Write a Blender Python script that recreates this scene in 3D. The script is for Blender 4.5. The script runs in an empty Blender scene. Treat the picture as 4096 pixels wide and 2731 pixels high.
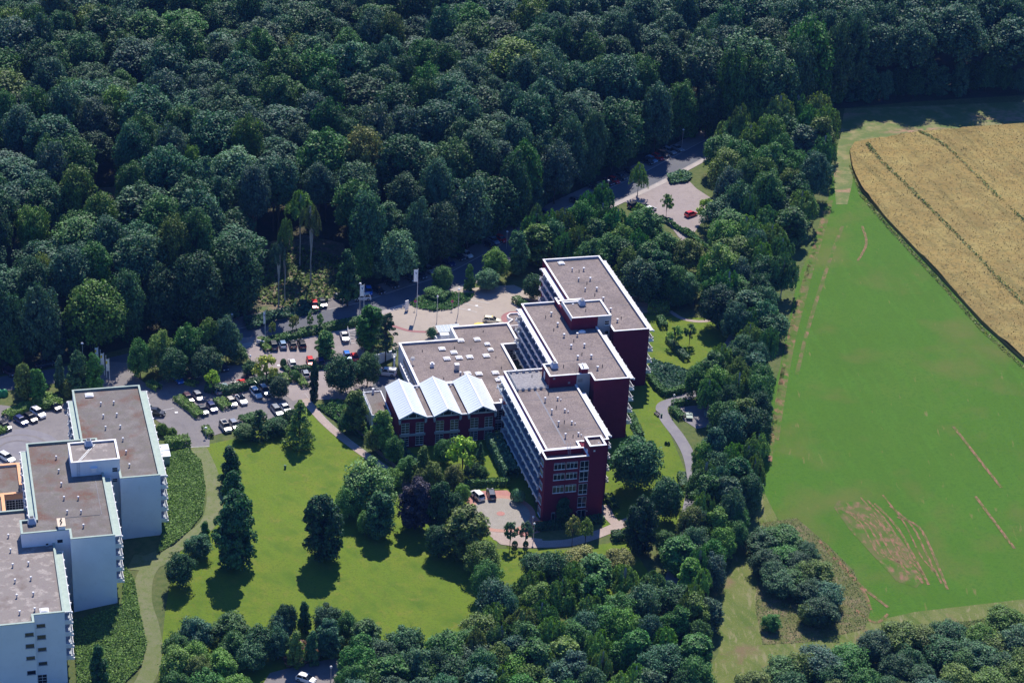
import bpy, math, random
import numpy as np
from mathutils import Vector, Matrix

# ------------------------------------------------------------------ camera, world, sun, exposure
SC = bpy.context.scene
COL = SC.collection
F_PX, PITCH, ROLL, YAW = 8969.14, 26.667, 3.116, 15.957      # focal length in 4096-px units, degrees
CAM = np.array([-122.563, -397.416, 252.124])
SUN_EL, SUN_AZ = 53.5, 19.0                                  # azimuth clockwise from +y

def cam_axes():
    y, p, r = np.radians([YAW, PITCH, ROLL])
    fwd = np.array([math.sin(y)*math.cos(p), math.cos(y)*math.cos(p), -math.sin(p)])
    right = np.array([math.cos(y), -math.sin(y), 0.0]); up = np.cross(right, fwd)
    return right*math.cos(r)+up*math.sin(r), -right*math.sin(r)+up*math.cos(r), fwd
CR, CU, CF = cam_axes()
cd = bpy.data.cameras.new('camera'); cam = bpy.data.objects.new('camera', cd); COL.objects.link(cam)
cd.sensor_width = 36.0; cd.lens = F_PX/4096*36.0; cd.clip_start = 1; cd.clip_end = 6000
cam.matrix_world = Matrix(((CR[0], CU[0], -CF[0], CAM[0]), (CR[1], CU[1], -CF[1], CAM[1]), (CR[2], CU[2], -CF[2], CAM[2]), (0, 0, 0, 1)))
SC.camera = cam
W = bpy.data.worlds.new("World"); SC.world = W; W.use_nodes = True
nt = W.node_tree; sky = nt.nodes.new('ShaderNodeTexSky'); sky.sky_type = 'NISHITA'; sky.sun_disc = False
sky.sun_elevation = math.radians(SUN_EL); sky.sun_rotation = math.radians(SUN_AZ)
sky.air_density = 1.6; sky.dust_density = 0.2; sky.ozone_density = 4.0
tint = nt.nodes.new('ShaderNodeMix'); tint.data_type = 'RGBA'; tint.blend_type = 'MULTIPLY'; tint.inputs[0].default_value = 1; tint.inputs[7].default_value = (.42, .74, 1.45, 1)
nt.links.new(sky.outputs[0], tint.inputs[6]); nt.links.new(tint.outputs[2], nt.nodes['Background'].inputs[0]); nt.nodes['Background'].inputs[1].default_value = 0.068
sl = bpy.data.lights.new('sun', 'SUN'); sl.energy = 4.8; sl.angle = math.radians(0.5); sl.color = (1.0, 0.93, 0.84)
so = bpy.data.objects.new('sun', sl); COL.objects.link(so)
se, sa = math.radians(SUN_EL), math.radians(SUN_AZ)
sdir = Vector((math.sin(sa)*math.cos(se), math.cos(sa)*math.cos(se), math.sin(se)))
so.rotation_euler = sdir.to_track_quat('Z', 'Y').to_euler()
SC.view_settings.view_transform = 'Standard'; SC.view_settings.look = 'None'
SC.view_settings.exposure = 0.40; SC.view_settings.gamma = 1.0
SC.cycles.max_bounces = 6; SC.cycles.diffuse_bounces = 3; SC.cycles.transparent_max_bounces = 4
SC.cycles.volume_bounces = 0

# ------------------------------------------------------------------ terrain heights
CTRL = [(6,0,0),(13,0,0),(0,-12,.1),(14,-14,.2),(27,28,2.9),(20,20,1.9),(39,51,3.2),(36,40,3.0),(-13,36,.4),(-24,40,.6),(-20,66,1.3),(-22,80,1.8),
 (-14,84,4.0),(-19,93,4.0),(-27,86,2.0),(-8,104,4.3),(12,92,4.2),(10,80,4.1),(30,105,4.4),(60,75,4.2),(50,40,3.0),(-81,6,2.0),(-92,-15,.4),(-101,-17,-1.0),(-101,-27,-1.2),(-103,-38,-2.8),
 (-75,54,2),(-50,70,2.2),(-95,55,2.2),(-120,40,2.1),(-112,20,1.3),(-100,95,3.6),(-60,100,3.8),(-38,12,.4),(-50,-30,-1.2),(0,-40,-1),(-9,22,.2),
 (60,0,3),(100,60,6),(160,200,11),(90,190,8),(40,150,7),(-100,150,7),(-30,130,6.5),(0,250,12),(-100,350,16),(60,380,18),(250,330,16),(300,200,14),
 (80,-75,0),(-120,-90,-3),(-130,-30,-3),(220,20,8),(-150,200,9),(300,-100,5)]
CA = np.array(CTRL, float)
def _phi(r2): return np.where(r2 > 0, 0.5*r2*np.log(np.maximum(r2, 1e-9)), 0)
def _tps():
    P = CA[:, :2]/100; n = len(P)
    K = _phi(((P[:, None]-P[None])**2).sum(-1)) + np.eye(n)*0.0008
    Q = np.hstack([np.ones((n, 1)), P]); A = np.zeros((n+3, n+3)); A[:n, :n] = K; A[:n, n:] = Q; A[n:, :n] = Q.T
    return np.linalg.solve(A, np.r_[CA[:, 2], 0, 0, 0])
TW = _tps()
GX0, GX1, GY0, GY1, GS = -160.0, 310.0, -110.0, 410.0, 2.5
gx = np.arange(GX0, GX1+.1, GS); gy = np.arange(GY0, GY1+.1, GS)
_X, _Y = np.meshgrid(gx, gy, indexing='ij')
_q = np.stack([_X.ravel(), _Y.ravel()], -1)/100
HG = np.zeros(len(_q))
for i in range(0, len(_q), 8000):
    s = _q[i:i+8000]; HG[i:i+8000] = _phi(((s[:, None]-CA[None, :, :2]/100)**2).sum(-1)) @ TW[:-3] + TW[-3] + s @ TW[-2:]
HG = HG.reshape(_X.shape)
def H(x, y):
    fx = min(max((x-GX0)/GS, 0), len(gx)-1.001); fy = min(max((y-GY0)/GS, 0), len(gy)-1.001)
    i, j = int(fx), int(fy); a, b = fx-i, fy-j
    return float(HG[i, j]*(1-a)*(1-b)+HG[i+1, j]*a*(1-b)+HG[i, j+1]*(1-a)*b+HG[i+1, j+1]*a*b)
KD = 4096/2352.0
def ray(px, py):
    return CF + CR*(px*KD-2048)/F_PX - CU*(py*KD-1365.5)/F_PX
def G(px, py, h=0.0):
    """world point h metres above the ground seen at photo point (px, py) of the 2352-px wide picture"""
    d = ray(px, py); z = h+3.0
    for _ in range(14):
        t = (z-CAM[2])/d[2]; X = CAM+t*d; z = .5*z+.5*(H(X[0], X[1])+h)
    return float(X[0]), float(X[1]), float(z)
def ppm(x, y, z):            # photo px (2352 scale) per metre at a point
    return F_PX/KD/float((np.array([x, y, z])-CAM) @ CF)
def inview(x, y, z, m=0):
    d = np.array([x, y, z])-CAM; w = d@CF
    px = 1176+F_PX/KD*(d@CR)/w; py = 784-F_PX/KD*(d@CU)/w
    return px, py

# ------------------------------------------------------------------ materials
MATS = {}
def newmat(name):
    m = bpy.data.materials.new(name); m.use_nodes = True; MATS[name] = m
    return m, m.node_tree, m.node_tree.nodes, m.node_tree.links, m.node_tree.nodes['Principled BSDF']
def noise_node(N, L, vec, scale, detail=3, rough=.55):
    n = N.new('ShaderNodeTexNoise'); n.inputs['Scale'].default_value = scale; n.inputs['Detail'].default_value = detail
    n.inputs['Roughness'].default_value = rough; L.new(vec, n.inputs['Vector']); return n.outputs['Fac']
def ramp(N, L, fac, a, b):
    r = N.new('ShaderNodeMapRange'); r.inputs[1].default_value = a; r.inputs[2].default_value = b; L.new(fac, r.inputs[0]); return r.outputs[0]
def mixc(N, L, fac, c1, c2, mode='MIX'):
    m = N.new('ShaderNodeMix'); m.data_type = 'RGBA'; m.blend_type = mode; m.clamp_factor = True
    if isinstance(fac, (int, float)): m.inputs[0].default_value = fac
    else: L.new(fac, m.inputs[0])
    for k, c in ((6, c1), (7, c2)):
        if isinstance(c, (tuple, list)): m.inputs[k].default_value = (*c, 1)
        else: L.new(c, m.inputs[k])
    return m.outputs[2]
def surf(name, base, layers=(), rough=.9, bump=0, bscale=2.0, spec=.3, metal=0.0, rot=None):
    """layers: (colour, noise scale, lo, hi, stretch) mixed one after another over the base, in object space"""
    m, T, N, L, b = newmat(name)
    tc = N.new('ShaderNodeTexCoord'); vec = tc.outputs['Object']; c = tuple(base)
    for k, ly in enumerate(layers):
        col, sc, lo, hi = ly[:4]; v = vec
        if len(ly) > 4:
            mp = N.new('ShaderNodeMapping'); mp.vector_type = 'TEXTURE'; mp.inputs['Rotation'].default_value = (0, 0, ly[4]); mp.inputs['Scale'].default_value = ly[5]
            L.new(vec, mp.inputs['Vector']); v = mp.outputs[0]
        n = noise_node(N, L, v, sc, 4 if len(ly) < 7 else ly[6])
        c = mixc(N, L, ramp(N, L, n, lo, hi), c, tuple(col))
    if isinstance(c, tuple): b.inputs['Base Color'].default_value = (*c, 1)
    else: L.new(c, b.inputs['Base Color'])
    b.inputs['Roughness'].default_value = rough; b.inputs['Specular IOR Level'].default_value = spec; b.inputs['Metallic'].default_value = metal
    if bump:
        bn = N.new('ShaderNodeBump'); bn.inputs['Strength'].default_value = bump; bn.inputs['Distance'].default_value = .15
        L.new(noise_node(N, L, vec, bscale, 4), bn.inputs['Height']); L.new(bn.outputs[0], b.inputs['Normal'])
    return m
def leafmat(name, trans=.25):
    m, T, N, L, b = newmat(name)
    oi = N.new('ShaderNodeObjectInfo'); ge = N.new('ShaderNodeNewGeometry')
    tc = N.new('ShaderNodeTexCoord')
    r = ramp(N, L, ge.outputs['Random Per Island'], 0, 1); r.node.inputs[3].default_value = .5; r.node.inputs[4].default_value = 1.6
    n = noise_node(N, L, tc.outputs['Object'], 3.0, 2)
    r2 = ramp(N, L, n, .3, .7); r2.node.inputs[3].default_value = .8; r2.node.inputs[4].default_value = 1.2
    mu = N.new('ShaderNodeMath'); mu.operation = 'MULTIPLY'; L.new(r, mu.inputs[0]); L.new(r2, mu.inputs[1])
    sc = N.new('ShaderNodeVectorMath'); sc.operation = 'SCALE'; L.new(oi.outputs['Color'], sc.inputs[0]); L.new(mu.outputs[0], sc.inputs['Scale'])
    warm = mixc(N, L, ramp(N, L, ge.outputs['Random Per Island'], .72, 1.0), (1, 1, 1), (1.35, 1.15, .8))
    c = mixc(N, L, 1.0, sc.outputs[0], warm, 'MULTIPLY')
    L.new(c, b.inputs['Base Color']); b.inputs['Roughness'].default_value = .6; b.inputs['Specular IOR Level'].default_value = .3
    tr = N.new('ShaderNodeBsdfTranslucent'); c2 = mixc(N, L, 1.0, c, (1.3, 1.5, .5), 'MULTIPLY'); L.new(c2, tr.inputs[0])
    mx = N.new('ShaderNodeMixShader'); mx.inputs[0].default_value = trans; out = N['Material Output'] if 'Material Output' in N else None
    L.new(b.outputs[0], mx.inputs[1]); L.new(tr.outputs[0], mx.inputs[2]); L.new(mx.outputs[0], N['Material Output'].inputs[0])
    return m
def colormat(name, rough=.3, metal=.0, coat=0):
    m, T, N, L, b = newmat(name); oi = N.new('ShaderNodeObjectInfo'); L.new(oi.outputs['Color'], b.inputs['Base Color'])
    b.inputs['Roughness'].default_value = rough; b.inputs['Metallic'].default_value = metal; b.inputs['Coat Weight'].default_value = coat
    b.inputs['Coat Roughness'].default_value = .08
    return m
FD = -0.55
leaf = leafmat('leaf_foliage', .17)
bark = surf('bark', (.07, .055, .045), [((.12, .10, .085), 6, .4, .7)], .95)
pale_bark = surf('pale_bark', (.45, .43, .40), [((.08, .07, .06), 5, .5, .6)], .9)
M_ground = surf('rough_grass', (.085, .12, .03), [((.13, .13, .05), .08, .4, .7), ((.06, .095, .022), .9, .4, .7), ((.16, .15, .07), 3, .6, .8)], .95, .3, 4)
M_lawn = surf('mown_lawn', (0.0958, 0.1619, 0.0103), [((0.1425, 0.1881, 0.0137), .07, .36, .64), ((0.0707, 0.1391, 0.0080), .20, .46, .66), ((0.1653, 0.1767, 0.0251), .55, .54, .72), ((0.1140, 0.1824, 0.0103), .35, .45, .65, .5, (1, 7, 1)), ((0.0798, 0.1277, 0.0091), 2.2, .48, .70), ((0.1596, 0.1881, 0.0285), 4.5, .56, .74)], .95, .35, 4)
M_clear = surf('clearing_litter', (.19, .15, .10), [((.10, .10, .045), .4, .45, .65), ((.30, .25, .19), 1.5, .55, .7), ((.10, .14, .05), .3, .5, .65)], .95, .5, 2)
M_forest = surf('forest_floor', (.055, .050, .028), [((.035, .045, .02), .4, .4, .6), ((.10, .08, .05), 1.5, .6, .75)], .95, .4, 2)
M_asphalt = surf('road_asphalt', (.115, .12, .14), [((.14, .145, .16), .3, .4, .7), ((.09, .095, .11), 8, .4, .7)], .85)
M_lot = surf('car_park_paving', (.20, .185, .185), [((.25, .23, .225), .15, .35, .7), ((.15, .14, .145), .6, .5, .75), ((.17, .155, .155), 7, .4, .7)], .9)
M_brick = surf('plaza_pavers', (.36, .305, .255), [((.40, .345, .29), .12, .35, .7), ((.32, .27, .23), .5, .5, .75), ((.33, .28, .235), 7, .4, .7)], .9)
M_pink = surf('red_pavers', (.42, .20, .17), [((.48, .25, .21), .8, .4, .7), ((.34, .16, .14), 6, .4, .7)], .9)
M_red = surf('dark_red_pavers', (.30, .14, .14), [((.35, .17, .16), .8, .4, .7)], .9)
M_path = surf('footpath_slabs', (.38, .30, .26), [((.44, .36, .31), .5, .4, .7), ((.30, .24, .21), 4, .4, .7)], .9)
M_tar = surf('path_tarmac', (.20, .19, .21), [((.24, .23, .24), .4, .4, .7)], .9)
M_turf = surf('turf_track', (.135, .165, .055), [((.17, .18, .09), .35, .4, .65), ((.10, .145, .03), 1.0, .5, .7), ((.19, .185, .11), 5, .5, .7)], .95, .2, 5)
M_kerb = surf('kerb_stone', (.45, .42, .40), [((.36, .33, .32), 2, .4, .7)], .9)
M_mark = surf('white_marking', (.75, .74, .72), [((.5, .49, .48), 3, .5, .7)], .8)
FL_ = [((0.0557, 0.1466, 0.0067), .03, .4, .65), ((0.0740, 0.1425, 0.0111), .06, .5, .72), ((0.0592, 0.1508, 0.0077), .5, .5, .7, -.1, (1, 6, 1)), ((0.0401, 0.1156, 0.0055), 1.4, .48, .75), ((0.0348, 0.0980, 0.0055), 3, .55, .8)]
M_field = surf('young_crop', (0.0535, 0.1310, 0.0050), FL_+[((0.1109, 0.1260, 0.0252), .05, .50, .74), ((0.2016, 0.1512, 0.0605), .7, .66, .80, -.3, (1, 5, 1), 5)], .95, .6, 2.2)
M_track = surf('worn_crop', (.060, .120, .007), FL_+[((.125, .118, .04), .35, .38, .64), ((.24, .13, .08), .7, .52, .70, -.1, (1, 2, 1), 5)], .95, .25, 3)
M_soil = surf('bare_soil_streak', (.075, .125, .012), [((.15, .115, .048), .9, .36, .58), ((.27, .135, .085), 2.0, .47, .62, -.1, (1, 2.5, 1), 5)], .95, .25, 3)
M_grain = surf('ripe_grain', (.28, .200, .060), [((.23, .165, .052), .06, .4, .65), ((.31, .245, .08), .16, .45, .7), ((.19, .15, .045), .30, .52, .68, .05, (1, 14, 1)), ((.18, .15, .05), .9, .48, .70)], .95, .8, 1.3)
M_verge = surf('mown_verge', (.105, .140, .028), [((.155, .170, .052), .22, .42, .62), ((.12, .15, .03), 1.2, .4, .7), ((.21, .20, .095), 1.3, .54, .68, -.3, (1, 4, 1)), ((.08, .125, .02), .45, .50, .66, .25, (1, 6, 1)), ((.17, .12, .065), .12, .58, .7), ((.20, .19, .10), 4, .56, .72)], .95, .5, 4)
M_maroon = surf('maroon_render', (.150, .012, .035), [((.122, .010, .029), .5, .4, .7), ((.165, .016, .040), 5, .4, .7), ((.130, .010, .031), .8, .5, .7, 0, (1, 1, 1))], .8, spec=.2)
M_white = surf('white_render', (.82, .84, .87), [((.76, .78, .81), .3, .4, .75), ((.72, .73, .74), 1.2, .6, .8)], .85)
M_wpaint = surf('white_parapet', (.80, .79, .78), [((.66, .65, .64), 1.2, .5, .75)], .6)
M_grey = surf('grey_render', (.36, .38, .42), [((.31, .33, .37), .5, .4, .7)], .85)
M_greyd = surf('grey_roofing_felt', (.20, .20, .22), [((.26, .26, .28), .6, .4, .7)], .85)
M_gravel = surf('roof_gravel', (.235, .192, .178), [((.28, .23, .205), .25, .4, .65), ((.19, .155, .145), .6, .5, .75), ((.13, .107, .10), 3.0, .45, .7), ((.14, .115, .105), .09, .52, .70), ((.36, .30, .27), 4, .62, .72)], .95, .2, 6)
M_gravelw = surf('weathered_roof_gravel', (.165, .148, .135), [((.22, .20, .185), .3, .45, .65), ((.155, .080, .055), .13, .50, .64), ((.15, .14, .11), .5, .5, .7), ((.14, .12, .11), 3.5, .45, .7), ((.36, .33, .31), 4, .62, .72)], .95, .2, 6)
M_gravelp = surf('pale_roof_gravel', (.24, .215, .195), [((.36, .325, .29), .55, .52, .62), ((.17, .14, .12), .3, .55, .7), ((.22, .18, .17), 3.5, .45, .7)], .95, .2, 6)
M_green = surf('pale_green_trim', (.34, .42, .36), [((.28, .36, .31), 1, .4, .7)], .6)
M_orange = surf('orange_coping', (.80, .42, .22), [((.72, .36, .18), 1, .4, .7)], .7)
M_metal = surf('white_roof_sheet', (.70, .76, .82), [((.60, .66, .73), 2.0, .45, .7, 0, (6, .3, 1))], .38, spec=.5)
M_steel = surf('grey_steel', (.45, .47, .50), (), .4, metal=.4)
M_dark = surf('dark_metal', (.03, .032, .036), (), .6)
M_tile = surf('terrace_tiles', (.27, .26, .27), [((.33, .32, .32), 1.5, .4, .6), ((.20, .19, .20), 4, .5, .6)], .9)
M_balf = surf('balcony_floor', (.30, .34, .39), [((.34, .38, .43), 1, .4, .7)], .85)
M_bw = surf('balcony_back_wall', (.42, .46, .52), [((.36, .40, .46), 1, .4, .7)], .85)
M_glass, T_, N_, L_, b_ = newmat('window_glass'); b_.inputs['Base Color'].default_value = (.010, .014, .020, 1); b_.inputs['Roughness'].default_value = .12; b_.inputs['Specular IOR Level'].default_value = .2
M_curt = surf('curtained_glass', (.075, .07, .045), [((.05, .055, .05), .8, .45, .6)], .25, spec=.6)
M_bubble = surf('skylight_plastic', (.80, .79, .76), (), .35)
M_skirt = surf('skylight_curb', (.30, .29, .30), (), .7)
M_wood = surf('fence_timber', (.16, .14, .14), [((.10, .09, .09), 3, .4, .7)], .9)
M_carp = colormat('car_paint', .28, .1, .6)
M_tyre = surf('tyre_rubber', (.02, .02, .022), (), .8)
M_rim = surf('wheel_rim', (.45, .46, .48), (), .35, metal=.6)
M_lampw = surf('clear_lamp', (.75, .77, .80), (), .2)
M_lampr = surf('red_lamp', (.45, .02, .02), (), .3)
M_cloth = colormat('cloth', .9)
M_skin = surf('skin', (.50, .30, .22), (), .6)
M_paint = colormat('painted', .5)
M_flag = surf('white_flag_cloth', (.88, .88, .90), (), .8); M_flag.node_tree.nodes['Principled BSDF'].inputs['Transmission Weight'].default_value = 0

# ------------------------------------------------------------------ builders
class MB:
    def __init__(s): s.v = []; s.f = []; s.m = []
    def add(s, v, f, mi=0):
        n = len(s.v); s.v.extend(tuple(map(float, p)) for p in v); s.f.extend(tuple(i+n for i in q) for q in f); s.m.extend([mi]*len(f)); return s
    def box(s, x0, x1, y0, y1, z0, z1, mi=0):
        v = [(x, y, z) for z in (z0, z1) for x, y in ((x0, y0), (x1, y0), (x1, y1), (x0, y1))]
        return s.add(v, [(3, 2, 1, 0), (4, 5, 6, 7), (0, 1, 5, 4), (1, 2, 6, 5), (2, 3, 7, 6), (3, 0, 4, 7)], mi)
    def prism(s, poly, z0, z1, top=True, bottom=False, mi=0):
        n = len(poly); v = [(*p, z0) for p in poly]+[(*p, z1) for p in poly]
        f = [(i, (i+1) % n, n+(i+1) % n, n+i) for i in range(n)]
        if top: f.append(tuple(range(n, 2*n)))
        if bottom: f.append(tuple(range(n-1, -1, -1)))
        return s.add(v, f, mi)
    def ring(s, poly, inner, z0, z1, mi=0, bottom=False):
        n = len(poly); v = [(*p, z0) for p in poly]+[(*p, z1) for p in poly]+[(*p, z1) for p in inner]+[(*p, z0) for p in inner]
        f = []
        for i in range(n):
            j = (i+1) % n; f += [(i, j, n+j, n+i), (n+i, n+j, 2*n+j, 2*n+i), (2*n+i, 2*n+j, 3*n+j, 3*n+i)]
            if bottom: f.append((3*n+i, 3*n+j, j, i))
        return s.add(v, f, mi)
    def tube(s, p, q, r0, r1=None, n=8, mi=0, cap=True):
        p, q = Vector(p), Vector(q); r1 = r0 if r1 is None else r1; d = (q-p).normalized()
        a = d.orthogonal().normalized(); b = d.cross(a); v = []
        for c, r in ((p, r0), (q, r1)):
            for k in range(n):
                t = 2*math.pi*k/n; v.append(c+a*math.cos(t)*r+b*math.sin(t)*r)
        f = [(k, (k+1) % n, n+(k+1) % n, n+k) for k in range(n)]
        if cap: f += [tuple(range(n-1, -1, -1)), tuple(range(n, 2*n))]
        return s.add(v, f, mi)
    def obox(s, c, ax, ay, hx, hy, z0, z1, mi=0):     # box with horizontal axes ax, ay
        c = Vector(c); ax = Vector((*ax, 0)); ay = Vector((*ay, 0)); v = []
        for z in (z0, z1):
            for sx, sy in ((-1, -1), (1, -1), (1, 1), (-1, 1)):
                p = Vector((c.x, c.y, 0))+ax*hx*sx+ay*hy*sy; v.append((p.x, p.y, z))
        return s.add(v, [(3, 2, 1, 0), (4, 5, 6, 7), (0, 1, 5, 4), (1, 2, 6, 5), (2, 3, 7, 6), (3, 0, 4, 7)], mi)
    def dome(s, c, rx, ry, rz, n=12, m=5, mi=0, full=False):
        v = []; lo = -math.pi/2 if full else 0
        for j in range(m+1):
            t = lo+(math.pi/2-lo)*j/m
            for k in range(n):
                a = 2*math.pi*k/n; v.append((c[0]+rx*math.cos(t)*math.cos(a), c[1]+ry*math.cos(t)*math.sin(a), c[2]+rz*math.sin(t)))
        f = [(j*n+k, j*n+(k+1) % n, (j+1)*n+(k+1) % n, (j+1)*n+k) for j in range(m) for k in range(n)]
        return s.add(v, f, mi)
    def mesh(s, name, mats, smooth=False):
        me = bpy.data.meshes.new(name); me.from_pydata(s.v, [], s.f)
        for m in (mats if isinstance(mats, (list, tuple)) else [mats]): me.materials.append(m)
        if any(s.m): me.polygons.foreach_set('material_index', s.m)
        if smooth: me.polygons.foreach_set('use_smooth', [True]*len(s.f))
        me.update(); return me
    def obj(s, name, mats, parent=None, smooth=False, kind=None, label=None, cat=None, group=None, local=False):
        o = link(name, s.mesh(name, mats, smooth), parent, local=local); tag(o, label, cat, group, kind); return o
def link(name, data, parent=None, local=False, loc=None):
    o = bpy.data.objects.new(name, data); COL.objects.link(o)
    if loc is not None: o.location = loc
    if parent is not None:
        o.parent = parent
        if not local:
            inv = Matrix.Translation(-parent_loc(parent)); o.matrix_parent_inverse = inv
    return o
def parent_loc(p):
    v = Vector((0, 0, 0))
    while p is not None and p.type == 'EMPTY': v += Vector(p.location); p = p.parent
    return v
def tag(o, label=None, cat=None, group=None, kind=None):
    if label: o['label'] = label
    if cat: o['category'] = cat
    if group: o['group'] = group
    if kind: o['kind'] = kind
    return o
def thing(name, label, cat, loc=(0, 0, 0), rz=0, group=None, scale=None):
    o = bpy.data.objects.new(name, None); COL.objects.link(o); o.location = loc; o.rotation_euler = (0, 0, rz); o.empty_display_size = .5
    if scale is not None: o.scale = scale
    return tag(o, label, cat, group)
def inset(poly, d):           # inward offset, counter-clockwise polygon
    n = len(poly); r = []
    for i in range(n):
        p0, p1, p2 = (np.array(poly[k % n], float) for k in (i-1, i, i+1))
        a = (p1-p0)/np.linalg.norm(p1-p0); b = (p2-p1)/np.linalg.norm(p2-p1)
        na, nb = np.array([-a[1], a[0]]), np.array([-b[1], b[0]])
        m = na+nb; m = m/(m@na) if abs(m@na) > 1e-6 else na
        r.append(tuple(p1+m*d))
    return r

# ------------------------------------------------------------------ draped ground sheets
def clip_poly(poly, x0, x1, y0, y1):
    for ax, val, sgn in ((0, x0, 1), (0, x1, -1), (1, y0, 1), (1, y1, -1)):
        out = []; n = len(poly)
        for i in range(n):
            a, b = poly[i], poly[(i+1) % n]; da, db = sgn*(a[ax]-val), sgn*(b[ax]-val)
            if da >= 0: out.append(a)
            if (da > 0 and db < 0) or (da < 0 and db > 0):
                t = da/(da-db); out.append((a[0]+(b[0]-a[0])*t, a[1]+(b[1]-a[1])*t))
        poly = out
        if len(poly) < 3: return []
    return poly
def drape(name, polys, off, mat, kind='structure', bumpf=None, skirt=0, label=None, cat=None, group=None, step=None):
    """polygons (world xy) clipped to the terrain cells and laid off metres above the ground"""
    mb = MB(); cache = {}
    def V(x, y):
        k = (round(x, 3), round(y, 3))
        if k not in cache:
            cache[k] = len(mb.v); z = H(x, y)+off+(bumpf(x, y) if bumpf else 0); mb.v.append((x, y, z))
        return cache[k]
    for poly in polys:
        xs = [p[0] for p in poly]; ys = [p[1] for p in poly]
        i0, i1 = int((max(min(xs), GX0)-GX0)//GS), int((min(max(xs), GX1-.01)-GX0)//GS)
        j0, j1 = int((max(min(ys), GY0)-GY0)//GS), int((min(max(ys), GY1-.01)-GY0)//GS)
        for i in range(i0, i1+1):
            colp = clip_poly(poly, GX0+i*GS, GX0+(i+1)*GS, -1e6, 1e6)
            if not colp: continue
            for j in range(j0, j1+1):
                c = clip_poly(colp, GX0+i*GS, GX0+(i+1)*GS, GY0+j*GS, GY0+(j+1)*GS)
                if len(c) < 3: continue
                ar = sum(c[k][0]*c[(k+1) % len(c)][1]-c[(k+1) % len(c)][0]*c[k][1] for k in range(len(c)))
                if abs(ar) < 1e-4: continue
                if ar < 0: c = c[::-1]
                ids = []
                for p in c:
                    q = V(*p)
                    if not ids or q != ids[-1]: ids.append(q)
                if len(ids) > 1 and ids[0] == ids[-1]: ids.pop()
                if len(set(ids)) == len(ids) and len(ids) >= 3: mb.f.append(tuple(ids)); mb.m.append(0)
        if skirt:
            n = len(poly)
            for a in range(n):
                p, q = poly[a], poly[(a+1) % n]; L = math.hypot(q[0]-p[0], q[1]-p[1]); m = max(1, int(L/2.5))
                for k in range(m):
                    A = (p[0]+(q[0]-p[0])*k/m, p[1]+(q[1]-p[1])*k/m); B = (p[0]+(q[0]-p[0])*(k+1)/m, p[1]+(q[1]-p[1])*(k+1)/m)
                    za, zb = H(*A)+off, H(*B)+off
                    mb.add([(*A, za), (*B, zb), (*B, zb-skirt), (*A, za-skirt)], [(0, 1, 2, 3)])
    return mb.obj(name, mat, kind=kind, label=label, cat=cat, group=group)
def PG(pts): return [G(*p)[:2] for p in pts]
def smoothline(pts, n=6):
    out = []
    for i in range(len(pts)-1):
        p0, p1, p2, p3 = (np.array(pts[min(max(k, 0), len(pts)-1)]) for k in (i-1, i, i+1, i+2))
        for k in range(n):
            t = k/n; out.append(tuple(.5*((2*p1)+(-p0+p2)*t+(2*p0-5*p1+4*p2-p3)*t*t+(-p0+3*p1-3*p2+p3)*t**3)))
    out.append(tuple(pts[-1])); return out
def strip_polys(line, w0, w1):      # quads between offsets w0..w1 to the left of the line (world)
    L = [np.array(p[:2], float) for p in line]; nrm = []
    for i in range(len(L)):
        d = L[min(i+1, len(L)-1)]-L[max(i-1, 0)]; d = d/np.linalg.norm(d); nrm.append(np.array([-d[1], d[0]]))
    return [[tuple(L[i]+nrm[i]*w0), tuple(L[i+1]+nrm[i+1]*w0), tuple(L[i+1]+nrm[i+1]*w1), tuple(L[i]+nrm[i]*w1)] for i in range(len(L)-1)]

# base ground, one sheet to the horizon
def base_ground():
    xs = [-3200, -1600, -800, -400, -240]+list(gx)+[380, 500, 800, 1600, 3600]; ys = [-1500, -700, -350, -200]+list(gy)+[470, 600, 900, 1800, 4500]
    v = [(x, y, H(x, y)) for x in xs for y in ys]; n = len(ys)
    f = [(i*n+j, (i+1)*n+j, (i+1)*n+j+1, i*n+j+1) for i in range(len(xs)-1) for j in range(n-1)]
    mb = MB(); mb.add(v, f); return mb.obj('ground', M_ground, kind='structure')
base_ground()

# ------------------------------------------------------------------ ground sheets, roads, paths
def sheet(name, pts, off, mat, **k): return drape(name, [PG(pts)], off, mat, **k)
FOREST_EDGE = [(-260,900),(-40,868),(100,848),(240,812),(400,772),(545,745),(600,735),(720,700),(830,672),(950,640),(1060,600),(1140,555),(1230,500),(1330,440),(1430,392),(1520,348),(1600,322),(1700,318),(1840,284),(1930,250),(2100,234),(2352,219),(2700,200)]
fe = [G(*p)[:2] for p in FOREST_EDGE]
forest_poly = fe+[(480, 420), (480, 640), (-420, 640), (-420, fe[0][1])]
drape('forest_floor', [[(min(max(x, GX0), GX1), min(max(y, GY0), GY1)) for x, y in forest_poly]], .03, M_forest)
sheet('clearing', [(585,715),(560,650),(600,560),(700,540),(790,560),(800,640),(760,690),(720,702),(640,725)], .07, M_clear)
sheet('clearing', [(205,520),(225,430),(290,430),(285,500),(250,530)], .07, M_clear)
sheet('lawn', [(470,1022),(560,1003),(640,968),(700,930),(800,1010),(960,1130),(1080,1120),(1180,1115),(1150,1180),(1140,1260),(1300,1262),(1440,1240),(1500,1330),(1100,1500),(700,1600),(360,1600),(380,1400),(400,1285),(490,1180),(492,1090)], .04, M_lawn)
sheet('lawn', [(880,975),(1180,985),(1240,1200),(1080,1110),(960,1090)], .04, M_lawn)
sheet('lawn', [(1440,722),(1620,730),(1700,760),(1700,830),(1600,905),(1510,935),(1590,1120),(1560,1220),(1385,1230),(1390,1000),(1420,880)], .04, M_lawn)
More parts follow.
